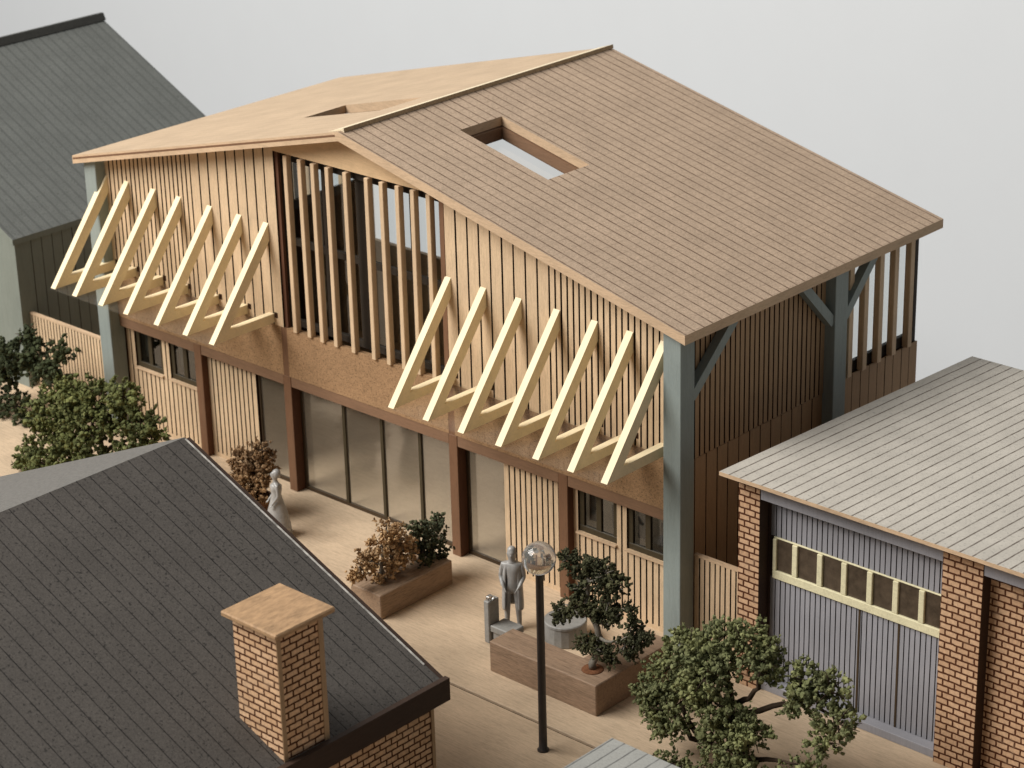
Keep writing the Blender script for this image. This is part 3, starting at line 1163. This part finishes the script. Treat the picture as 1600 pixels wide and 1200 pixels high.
# ------------------------------------------------------------------ street lamp
lp = thing('street_lamp', 'black street lamp post topped by a clear glass globe', 'street lamp', (10.16, -5.16, 0))
mb = MB()
mb.lathe(10.16, -5.16, [(0.12, -0.003), (0.12, 0.03), (0.088, 0.05), (0.084, 0.5), (0.078, 3.93), (0.095, 3.95), (0.095, 3.99)], 20)
mb.build('pole', M['lamp_pole'], lp, smooth=True)
mb = MB()
pr = [(0.335 * math.sin(math.pi * k / 24) + 1e-4, 4.30 - 0.335 * math.cos(math.pi * k / 24)) for k in range(25)]
mb.lathe(10.16, -5.16, pr, 32)
mb.build('globe', M['globe'], lp, smooth=True)

# ------------------------------------------------------------------ planters
mb = MB()
mb.box(2.78, 3.74, -3.39, -1.09, 0.0, 0.60)
tag(mb.build('planter', M['planter_y'], bev=0.02), 'long brown wooden planter block holding a brown bush and a green bush', 'planter', 'wooden planters')
mb = MB()
L = [(7.14, -3.49), (10.13, -3.49), (10.13, -0.98), (9.14, -0.98), (9.14, -2.74), (7.14, -2.74)]
mb.prism(L, 'z', 0.0, 0.72)
pl2 = mb.build('planter', M['planter'], bev=0.02)
tag(pl2, 'L-shaped brown wooden planter block holding a twisted dark tree', 'planter', 'wooden planters')
mb = MB()
mb.lathe(9.62, -3.0, [(0.24, 0.721), (0.22, 0.74), (0.1, 0.745)], 14)
mb.build('soil', M['soil'], pl2, smooth=True)


# ------------------------------------------------------------------ foliage
def rnd_dir():
    while True:
        v = Vector((random.uniform(-1, 1), random.uniform(-1, 1), random.uniform(-1, 1)))
        if 0.05 < v.length < 1:
            return v.normalized()


PHI = (1 + 5 ** 0.5) / 2
ICO_V = [Vector(v).normalized() for v in ((-1, PHI, 0), (1, PHI, 0), (-1, -PHI, 0), (1, -PHI, 0), (0, -1, PHI), (0, 1, PHI),
                                          (0, -1, -PHI), (0, 1, -PHI), (PHI, 0, -1), (PHI, 0, 1), (-PHI, 0, -1), (-PHI, 0, 1))]
ICO_F = [(0, 11, 5), (0, 5, 1), (0, 1, 7), (0, 7, 10), (0, 10, 11), (1, 5, 9), (5, 11, 4), (11, 10, 2), (10, 7, 6), (7, 1, 8),
         (3, 9, 4), (3, 4, 2), (3, 2, 6), (3, 6, 8), (3, 8, 9), (4, 9, 5), (2, 4, 11), (6, 2, 10), (8, 6, 7), (9, 8, 1)]


def add_clump(mb, c, r):
    base = len(mb.v)
    q = Matrix.Rotation(random.uniform(0, 6.28), 3, rnd_dir())
    st = Vector((random.uniform(0.6, 1.35), random.uniform(0.6, 1.35), random.uniform(0.55, 1.2)))
    for v in ICO_V:
        p = q @ Vector((v.x * st.x, v.y * st.y, v.z * st.z))
        mb.v.append(tuple(c + p * r * random.uniform(0.55, 1.25)))
    for f in ICO_F:
        mb.f.append((base + f[0], base + f[1], base + f[2]))
        mb.m.append(0)
        mb.uv.append([(0, 0)] * 3)


def add_tuft(mb, c, r, d):
    """few narrow leaves springing from c in direction d"""
    for _ in range(3):
        e = (d + rnd_dir() * 0.9).normalized() * r * random.uniform(1.0, 2.0)
        s = e.cross(rnd_dir()).normalized() * r * random.uniform(0.25, 0.45)
        i = len(mb.v)
        mb.v += [tuple(c - s * 0.5), tuple(c + e * 0.55 - s), tuple(c + e), tuple(c + e * 0.55 + s), tuple(c + s * 0.5)]
        mb.f.append((i, i + 1, i + 2, i + 3, i + 4))
        mb.m.append(0)
        mb.uv.append([(0, 0)] * 5)


def crown(blobs, dens, cr, flat=0.75, tuft=0.5):
    """blobs: (x, y, z, r). Clumps crowd near the shell of each blob, in little twig groups."""
    mb = MB()
    for (x, y, z, r) in blobs:
        c = Vector((x, y, z))
        ntw = int(dens * (r * r * 120 + 4))
        for _ in range(ntw):
            d = rnd_dir()
            rad = r * random.uniform(0.2, 1.0) ** 0.5
            p = c + Vector((d.x, d.y, d.z * flat)) * rad
            ax = (d + rnd_dir() * 0.7).normalized()
            for k in range(random.randint(2, 4)):
                s = cr * random.uniform(0.6, 1.25)
                p2 = p + ax * cr * 1.1 * k + rnd_dir() * cr * 0.9
                add_clump(mb, p2, s)
                if random.random() < tuft:
                    add_tuft(mb, p2 + ax * s * 0.5, s * 0.9, ax)
    return mb


def limb(mb, pts, r0, r1, seg=8, wob=0.05):
    P = [Vector(p) for p in pts]
    out = []
    for k in range(len(P) - 1):
        n = 4
        for j in range(n):
            t = j / n
            out.append(P[k].lerp(P[k + 1], t) + (rnd_dir() * wob if (k or j) else Vector()))
    out.append(P[-1])
    mb.tube(out, [r0 + (r1 - r0) * k / (len(out) - 1) for k in range(len(out))], seg)


def make_tree(name, label, cat, base, trunk, branches, blobs, fol, bark, dens, cr, tr=0.1, group=None, twigs=True, flat=0.75):
    t = thing(name, label, cat, base, group or ('model trees' if cat == 'tree' else 'model bushes'))
    w = MB()
    limb(w, trunk, tr, tr * 0.55, 9, 0.03)
    for b in branches:
        limb(w, b, tr * 0.5, tr * 0.14, 7, 0.05)
    if twigs:
        for (x, y, z, r) in blobs:
            for _ in range(5):
                d = rnd_dir()
                c = Vector((x, y, z))
                w.tube([c, c + d * r * 0.6, c + d * r * 1.05 + rnd_dir() * 0.05], [0.022, 0.014, 0.006], 5)
    w.build('trunk', bark, t, smooth=True)
    crown(blobs, dens, cr, flat).build('crown', fol, t)
    return t


# olive tree at the lower right
B = (13.95, -3.55, 0)
T = [B, (13.9, -3.6, 0.7), (13.75, -3.6, 1.2), (13.6, -3.5, 1.7)]
make_tree('olive_tree', 'large olive-green tree with bare forking limbs in front of the garage doors', 'tree', B, T,
          [[(13.9, -3.6, 0.65), (12.9, -3.8, 0.75), (12.1, -3.8, 1.3), (11.9, -3.7, 1.6)],
           [(13.3, -3.75, 0.7), (12.8, -3.9, 1.15), (12.6, -3.7, 1.6)],
           [(13.7, -3.6, 1.3), (14.5, -3.4, 1.9), (15.4, -3.2, 2.2), (15.9, -3.3, 2.0)],
           [(13.9, -3.6, 0.6), (14.8, -3.9, 1.0), (15.5, -3.9, 1.2)],
           [(13.6, -3.5, 1.7), (13.4, -3.4, 2.3), (13.2, -3.5, 2.8)],
           [(13.6, -3.5, 1.6), (14.3, -3.7, 2.2), (14.4, -3.6, 2.7)]],
          [(13.25, -3.6, 2.85, 0.62), (13.9, -3.5, 2.95, 0.6), (12.7, -3.6, 2.4, 0.62), (14.3, -3.4, 2.75, 0.42), (13.4, -4.1, 2.35, 0.5),
           (12.25, -3.7, 1.75, 0.55), (11.85, -3.7, 1.25, 0.42), (12.35, -3.9, 1.15, 0.42), (12.1, -3.8, 0.8, 0.3),
           (13.6, -4.0, 1.85, 0.42), (14.05, -4.0, 1.6, 0.45), (13.7, -4.1, 1.15, 0.38), (14.5, -4.0, 1.5, 0.34),
           (15.1, -3.2, 2.55, 0.46), (15.6, -3.1, 2.45, 0.42), (15.95, -3.3, 2.0, 0.40), (15.75, -3.4, 1.55, 0.30),
           (15.6, -3.8, 1.05, 0.36), (14.6, -4.2, 0.7, 0.36), (15.2, -4.1, 0.65, 0.36), (13.9, -4.2, 0.6, 0.30), (15.9, -3.9, 0.75, 0.3),
           (12.75, -4.2, 0.25, 0.3), (12.9, -3.9, 1.75, 0.42), (13.1, -3.7, 2.3, 0.5), (12.6, -4.1, 1.0, 0.3), (14.2, -4.2, 1.15, 0.34), (14.4, -4.3, 0.45, 0.36), (13.4, -4.3, 0.2, 0.34), (15.0, -3.3, 2.1, 0.3)],
          M['fol_olive'], M['bark'], 3.0, 0.052, 0.15)

# twisted dark tree in the L-shaped planter
B = (9.62, -3.0, 0.75)
T = [B, (9.66, -2.95, 1.1), (9.78, -2.95, 1.5), (9.62, -2.98, 1.95), (9.5, -3.0, 2.3), (9.55, -3.0, 2.8)]
make_tree('bonsai_tree', 'dark green tree with a twisted pale trunk standing in the L-shaped planter', 'tree', B, T,
          [[(9.78, -2.95, 1.5), (10.2, -2.95, 1.55), (10.6, -3.0, 1.85)],
           [(9.7, -2.97, 1.75), (10.1, -3.0, 2.0), (10.4, -3.0, 2.3)],
           [(9.6, -2.98, 2.0), (9.2, -3.0, 1.9), (8.8, -3.0, 1.75)],
           [(9.55, -3.0, 2.7), (9.2, -3.0, 3.0), (8.95, -3.0, 3.15)],
           [(9.55, -3.0, 2.7), (10.0, -3.0, 3.0)],
           [(9.68, -2.95, 1.15), (9.9, -3.05, 1.25)]],
          [(9.0, -3.0, 3.08, 0.20), (9.3, -3.0, 3.0, 0.24), (9.5, -3.0, 2.8, 0.20), (9.72, -3.0, 3.12, 0.22), (10.0, -3.0, 3.05, 0.24), (10.3, -3.0, 2.92, 0.22), (9.95, -3.0, 2.75, 0.18),
           (9.28, -3.0, 2.5, 0.18), (9.4, -3.0, 2.22, 0.25), (9.1, -3.0, 2.0, 0.24), (8.82, -3.0, 1.80, 0.20), (8.7, -3.0, 1.62, 0.12), (9.72, -3.0, 2.12, 0.22), (10.05, -3.0, 2.38, 0.24),
           (9.9, -2.9, 1.98, 0.20), (10.2, -3.0, 2.12, 0.14), (10.6, -3.0, 2.42, 0.13), (10.72, -3.0, 2.15, 0.18), (10.82, -3.0, 1.82, 0.20), (10.5, -3.0, 1.58, 0.20), (10.68, -3.0, 1.45, 0.14),
           (9.5, -3.05, 1.34, 0.18), (9.88, -3.05, 1.32, 0.20), (10.1, -3.0, 1.14, 0.13), (9.4, -3.0, 1.14, 0.12), (11.0, -3.0, 1.95, 0.05), (11.12, -3.0, 1.97, 0.05)],
          M['fol_dark'], M['bark_pale'], 4.3, 0.041, 0.085)

# tree left of the hall front
B = (-6.6, -3.0, 0)
make_tree('leafy_tree', 'broad leafy green tree growing behind the dark roof ridge', 'tree', B,
          [B, (-6.6, -3.0, 0.6), (-6.5, -3.0, 1.2)],
          [[(-6.6, -3, 0.7), (-7.6, -3.1, 1.2), (-8.6, -3.2, 1.6)], [(-6.5, -3, 1.0), (-5.6, -2.9, 1.6), (-4.9, -2.9, 2.0)],
           [(-6.5, -3, 1.1), (-6.7, -3.1, 2.0), (-6.9, -3.0, 2.5)], [(-6.6, -3, 0.6), (-7.4, -3.5, 0.6), (-8.8, -3.6, 0.35)]],
          [(-8.3, -3.2, 1.75, 0.62), (-7.7, -3.1, 2.2, 0.66), (-7.0, -3.1, 2.45, 0.6), (-6.3, -3.0, 2.5, 0.55), (-5.55, -2.9, 2.75, 0.42),
           (-5.8, -3.0, 2.1, 0.6), (-4.95, -2.9, 2.25, 0.46), (-4.6, -2.9, 1.9, 0.4), (-5.0, -3.0, 1.45, 0.55), (-6.6, -3.3, 1.75, 0.65),
           (-7.5, -3.3, 1.4, 0.65), (-8.3, -3.4, 0.9, 0.6), (-7.2, -3.5, 0.75, 0.6), (-6.2, -3.4, 0.95, 0.55), (-8.8, -3.5, 0.45, 0.42),
           (-5.4, -3.2, 0.85, 0.45), (-8.0, -3.6, 0.25, 0.4), (-9.1, -3.5, 0.15, 0.22)],
          M['fol_green'], M['bark'], 1.9, 0.066, 0.13)

# deep green tree at the left edge
B = (-13.3, -1.9, 0)
make_tree('deep_green_tree', 'deep green tree at the left edge before the grey-green house', 'tree', B,
          [B, (-13.2, -1.8, 0.7), (-12.9, -1.7, 1.3)],
          [[(-13, -1.8, 1.0), (-12.0, -1.6, 1.6), (-10.6, -1.5, 2.1)], [(-13, -1.8, 0.5), (-12.2, -1.7, 0.45)]],
          [(-12.8, -1.7, 1.45, 0.55), (-12.1, -1.6, 1.75, 0.6), (-11.4, -1.6, 1.95, 0.55), (-10.8, -1.5, 1.7, 0.45), (-10.15, -1.5, 2.0, 0.38),
           (-9.95, -1.5, 2.45, 0.24), (-11.5, -1.5, 2.45, 0.25), (-10.1, -1.5, 1.6, 0.3), (-12.3, -1.7, 1.1, 0.4),
           (-12.8, -1.8, 0.1, 0.42), (-12.0, -1.7, 0.3, 0.45), (-11.6, -1.6, 0.05, 0.25), (-13.3, -1.8, 0.6, 0.4)],
          M['fol_far'], M['bark'], 1.5, 0.072, 0.12)

# bushes
def bush(name, label, base, stems, blobs, fol, bark, dens, cr):
    return make_tree(name, label, 'bush', base, stems[0], stems[1:], blobs, fol, bark, dens, cr, 0.05, None, True, 0.9)


bush('brown_bush', 'dry brown flowering bush in the long planter', (3.2, -2.75, 0.6),
     [[(3.2, -2.75, 0.6), (3.2, -2.8, 0.9), (3.2, -2.7, 1.3)], [(3.2, -2.8, 0.7), (3.1, -3.2, 0.95), (3.1, -3.4, 1.15)]],
     [(3.2, -2.75, 0.80, 0.27), (3.2, -2.5, 1.02, 0.34), (3.2, -2.75, 1.45, 0.30), (3.2, -2.6, 1.75, 0.24), (3.2, -2.25, 1.4, 0.34), (3.2, -2.15, 1.05, 0.32),
      (3.2, -3.1, 1.2, 0.22), (3.15, -3.4, 1.1, 0.20), (3.15, -3.55, 1.0, 0.14), (3.15, -3.25, 1.35, 0.14)],
     M['fol_brown'], M['bark_pale'], 3.4, 0.044)
bush('green_bush', 'small dark green bush behind the brown bush in the long planter', (3.25, -1.55, 0.6),
     [[(3.25, -1.55, 0.6), (3.25, -1.5, 0.9), (3.25, -1.4, 1.2)], [(3.25, -1.5, 0.9), (3.2, -1.2, 1.2), (3.2, -0.95, 1.4)]],
     [(3.25, -1.6, 0.75, 0.30), (3.25, -1.25, 0.78, 0.28), (3.25, -0.98, 0.72, 0.24), (3.2, -1.65, 1.15, 0.24), (3.2, -1.5, 1.4, 0.18), (3.2, -1.15, 1.25, 0.17),
      (3.2, -0.98, 1.42, 0.13), (3.2, -1.7, 1.5, 0.10)],
     M['fol_small'], M['bark'], 3.4, 0.044)
pb = thing('flower_pot', 'brown pot under the tan bush near the hall entrance', 'pot', (-2.55, -1.5, 0))
mb = MB()
mb.lathe(-2.5, -1.5, [(0.30, 0.001), (0.36, 0.42), (0.39, 0.43), (0.39, 0.5), (0.33, 0.5), (0.33, 0.46), (0.05, 0.45)], 18)
mb.build('pot_body', M['pot'], pb, smooth=True)
bush('tan_bush', 'round tan and brown bush growing in the pot beside the woman figure', (-2.5, -1.5, 0.46),
     [[(-2.5, -1.5, 0.46), (-2.5, -1.5, 1.0)], [(-2.5, -1.5, 0.7), (-2.9, -1.5, 1.1)]],
     [(-2.5, -1.55, 1.1, 0.46), (-2.75, -1.6, 0.9, 0.44), (-2.35, -1.5, 1.5, 0.36), (-2.7, -1.5, 1.35, 0.38), (-2.15, -1.5, 1.15, 0.34), (-2.3, -1.7, 0.8, 0.38), (-2.25, -1.5, 1.78, 0.2), (-2.9, -1.6, 0.6, 0.3)],
     M['fol_tan'], M['bark'], 2.6, 0.052)


# ------------------------------------------------------------------ figures
def skin_body(name, nodes, links, mat, parent, root=0, sub=2):
    """nodes: (x, y, z, r). One continuous skinned surface, turned into a plain mesh."""
    me = bpy.data.meshes.new(name)
    me.from_pydata([n[:3] for n in nodes], links, [])
    o = bpy.data.objects.new(name, me)
    COL.objects.link(o)
    md = o.modifiers.new("Skin", 'SKIN')
    md.use_smooth_shade = True
    for k, n in enumerate(nodes):
        sv = me.skin_vertices[0].data[k]
        sv.radius = (n[3], n[3]) if len(n) < 5 else (n[3], n[4])
        sv.use_root = (k == root)
    s = o.modifiers.new("Subdivision", 'SUBSURF')
    s.levels = sub
    s.render_levels = sub
    dg = bpy.context.evaluated_depsgraph_get()
    nm = bpy.data.meshes.new_from_object(o.evaluated_get(dg))
    o.modifiers.clear()
    o.data = nm
    nm.name = name
    nm.materials.clear()
    nm.materials.append(mat)
    nm.polygons.foreach_set("use_smooth", [True] * len(nm.polygons))
    bpy.data.meshes.remove(me)
    if parent:
        attach(o, parent)
    return o


def hand(nodes, links, wrist, d, side, k):
    """palm with four fingers and a thumb, lightly curled"""
    d = Vector(d).normalized()
    s = Vector(side).normalized()
    w = Vector(nodes[wrist][:3])
    pi = len(nodes)
    p = w + d * 0.055 * k
    nodes.append((*p, 0.030 * k))
    links.append((wrist, pi))
    for j, ln in enumerate((0.075, 0.085, 0.08, 0.062)):
        b = p + s * (j - 1.5) * 0.019 * k + d * 0.03 * k
        t = b + d * ln * 0.55 * k
        t2 = t + (d * 0.6 + Vector((0.3, -0.5, 0)) * 0.5).normalized() * ln * 0.5 * k
        i = len(nodes)
        nodes += [(*b, 0.011 * k), (*t, 0.010 * k), (*t2, 0.008 * k)]
        links += [(pi, i), (i, i + 1), (i + 1, i + 2)]
    b = p - s * 0.035 * k - d * 0.01 * k
    t = b - s * 0.02 * k + d * 0.04 * k
    i = len(nodes)
    nodes += [(*b, 0.012 * k), (*t, 0.009 * k)]
    links += [(pi, i), (i, i + 1)]


def man(x, y, k):
    t = thing('person', 'grey unpainted figure of a man standing in an open coat behind the lamp globe', 'person', (x, y, 0), 'grey model figures')
    f = Vector((0.55, -0.83, 0))          # facing
    r = Vector((0.83, 0.55, 0))           # his left side seen from the front

    def P(a, b, z, rad, rad2=None):
        v = Vector((x, y, 0)) + (r * a + f * b) * k
        n = (v.x, v.y, z * k, rad * k)
        return n if rad2 is None else (*n, rad2 * k)
    nodes = [P(0, 0, 0.96, 0.145), P(0, 0.0, 1.14, 0.135), P(0, 0.0, 1.34, 0.165), P(0, 0, 1.47, 0.10), P(0, 0.01, 1.54, 0.055), P(0, 0.02, 1.63, 0.082), P(0, 0.02, 1.72, 0.088),
             P(0, 0.02, 1.775, 0.055)]
    links = [(k2, k2 + 1) for k2 in range(7)]
    # legs
    for sg in (-1, 1):
        i = len(nodes)
        nodes += [P(0.10 * sg, 0, 0.86, 0.098), P(0.115 * sg, 0.03, 0.50, 0.072), P(0.125 * sg, 0.0, 0.09, 0.050), P(0.14 * sg, 0.13, 0.045, 0.042)]
        links += [(0, i), (i, i + 1), (i + 1, i + 2), (i + 2, i + 3)]
        j = len(nodes)
        nodes += [P(0.185 * sg, 0, 1.42, 0.068), P(0.235 * sg, 0.0, 1.16, 0.052), P(0.17 * sg, 0.15, 1.02, 0.040)]
        links += [(2, j), (j, j + 1), (j + 1, j + 2)]
        hand(nodes, links, j + 2, -r * sg * 0.5 + f * 0.4 + Vector((0, 0, -0.7)), f * 0.8 + Vector((0, 0, 0.3)), k)
    # nose
    i = len(nodes)
    nodes.append(P(0, 0.115, 1.655, 0.014))
    links.append((5, i))
    for sg in (-1, 1):
        i = len(nodes)
        nodes.append(P(0.092 * sg, 0.01, 1.66, 0.017))
        links.append((5, i))
    skin_body('body', nodes, links, M['grey_fig'], t)
    # open coat: a shell round the back and sides
    c = MB()
    prof = [(1.44, 0.17, 0.12), (1.25, 0.215, 0.155), (1.05, 0.21, 0.15), (0.80, 0.225, 0.17), (0.55, 0.235, 0.185), (0.44, 0.235, 0.185)]
    S = 15
    rows = []
    for z, ra, rb in prof:
        row = []
        for q in range(S):
            a = math.radians(125 + 290 * q / (S - 1)) - math.radians(0)
            # leave the front (a = 90 deg) open
            ww = 1 + 0.05 * math.sin(q * 2.1)
            v = Vector((x, y, 0)) + (r * math.cos(a) * ra * ww + f * math.sin(a) * rb * ww) * k
            row.append((v.x, v.y, z * k))
        rows.append(row)
    for a in range(len(rows) - 1):
        for q in range(S - 1):
            c.poly([rows[a][q], rows[a][q + 1], rows[a + 1][q + 1], rows[a + 1][q]])
    o = c.build('coat', M['grey_fig'], t, smooth=True)
    import bmesh
    bm = bmesh.new()
    bm.from_mesh(o.data)
    bmesh.ops.remove_doubles(bm, verts=bm.verts, dist=1e-4)
    bm.to_mesh(o.data)
    bm.free()
    sd = o.modifiers.new("Solidify", 'SOLIDIFY')
    sd.thickness = 0.03
    ss = o.modifiers.new("Subdivision", 'SUBSURF')
    ss.levels = 1
    ss.render_levels = 1
    h = MB()
    hc = P(0, -0.005, 1.725, 0.1)
    h.lathe(hc[0], hc[1], [(0.092 * k * math.sin(math.pi * q / 12 * 0.62 + 0.001), hc[2] + 0.098 * k * math.cos(math.pi * q / 12 * 0.62)) for q in range(12, -1, -1)], 14)
    h.build('hair', M['grey_fig'], t, smooth=True)


man(6.23, -1.75, 1.10)


def woman(x, y, k):
    t = thing('person', 'pale grey figure of a woman in a long flared dress beside the tan bush', 'person', (x, y, 0), 'grey model figures')
    f = Vector((-0.5, -0.86, 0))
    r = Vector((0.86, -0.5, 0))

    def P(a, b, z, rad):
        v = Vector((x, y, 0)) + (r * a + f * b) * k
        return (v.x, v.y, z * k, rad * k)
    nodes = [P(0, 0, 0.98, 0.12), P(0, 0, 1.12, 0.10), P(0, 0, 1.28, 0.125), P(0, 0, 1.40, 0.075), P(0, 0.01, 1.47, 0.048), P(0, 0.02, 1.55, 0.078), P(0, 0.02, 1.64, 0.082), P(0, 0.0, 1.69, 0.05)]
    links = [(q, q + 1) for q in range(7)]
    for sg in (-1, 1):
        i = len(nodes)
        nodes += [P(0.085 * sg, 0, 0.86, 0.085), P(0.09 * sg, 0.02, 0.48, 0.06), P(0.09 * sg, 0, 0.07, 0.04), P(0.10 * sg, 0.1, 0.035, 0.033)]
        links += [(0, i), (i, i + 1), (i + 1, i + 2), (i + 2, i + 3)]
        j = len(nodes)
        nodes += [P(0.155 * sg, 0, 1.34, 0.052), P(0.20 * sg, 0.0, 1.10, 0.042), P(0.17 * sg, 0.12, 0.94, 0.032)]
        links += [(2, j), (j, j + 1), (j + 1, j + 2)]
        hand(nodes, links, j + 2, f * 0.6 + Vector((0, 0, -0.6)), r, k * 0.9)
    i = len(nodes)
    nodes.append(P(0, 0.105, 1.57, 0.013))
    links.append((5, i))
    skin_body('body', nodes, links, M['grey_fig'], t)
    d = MB()
    d.lathe(x, y, [(0.36 * k, 0.02 * k), (0.335 * k, 0.30 * k), (0.26 * k, 0.65 * k), (0.17 * k, 0.93 * k), (0.128 * k, 1.08 * k), (0.15 * k, 1.22 * k), (0.155 * k, 1.32 * k), (0.09 * k, 1.38 * k)], 22, 0, 1.0, 0.85)
    d.build('dress', M['grey_fig'], t, smooth=True)
    h = MB()
    h.lathe(x, y, [(0.02, 1.50 * k), (0.092 * k, 1.54 * k), (0.105 * k, 1.62 * k), (0.085 * k, 1.70 * k), (0.03 * k, 1.735 * k)], 14)
    b = h.build('hair', M['grey_fig'], t, smooth=True)
    b.location = Vector(b.location) - f * 0.035 * k


woman(-1.22, -1.95, 1.0)

# ------------------------------------------------------------------ furniture
ch_ = thing('chair', 'grey chair with a tall straight back beside the standing man', 'chair', (6.4, -2.45, 0))
mb = MB()
mb.box(6.34, 6.93, -2.62, -2.16, 0.30, 0.46)
mb.build('seat', M['grey_furn'], ch_, bev=0.02)
mb = MB()
mb.box(6.18, 6.338, -2.64, -2.30, 0.0, 1.02)
mb.build('backrest', M['grey_furn'], ch_, bev=0.02)
mb = MB()
mb.box(6.20, 6.32, -2.60, -2.44, 1.022, 1.12)
mb.build('finial', M['globe'], ch_, bev=0.02)
mb = MB()
mb.box(6.40, 6.88, -2.58, -2.20, 0.0, 0.298)
mb.build('base', M['grey_furn'], ch_)

tb = thing('round_table', 'low grey drum table behind the L-shaped planter', 'table', (7.45, -1.40, 0))
mb = MB()
mb.lathe(7.45, -1.40, [(0.455, 0.0), (0.47, 0.02), (0.465, 0.425)], 18)
mb.build('pedestal', M['grey_furn'], tb)
mb = MB()
mb.lathe(7.45, -1.40, [(0.46, 0.427), (0.48, 0.44), (0.48, 0.49), (0.46, 0.51)], 24)
mb.build('tabletop', M['grey_furn'], tb)
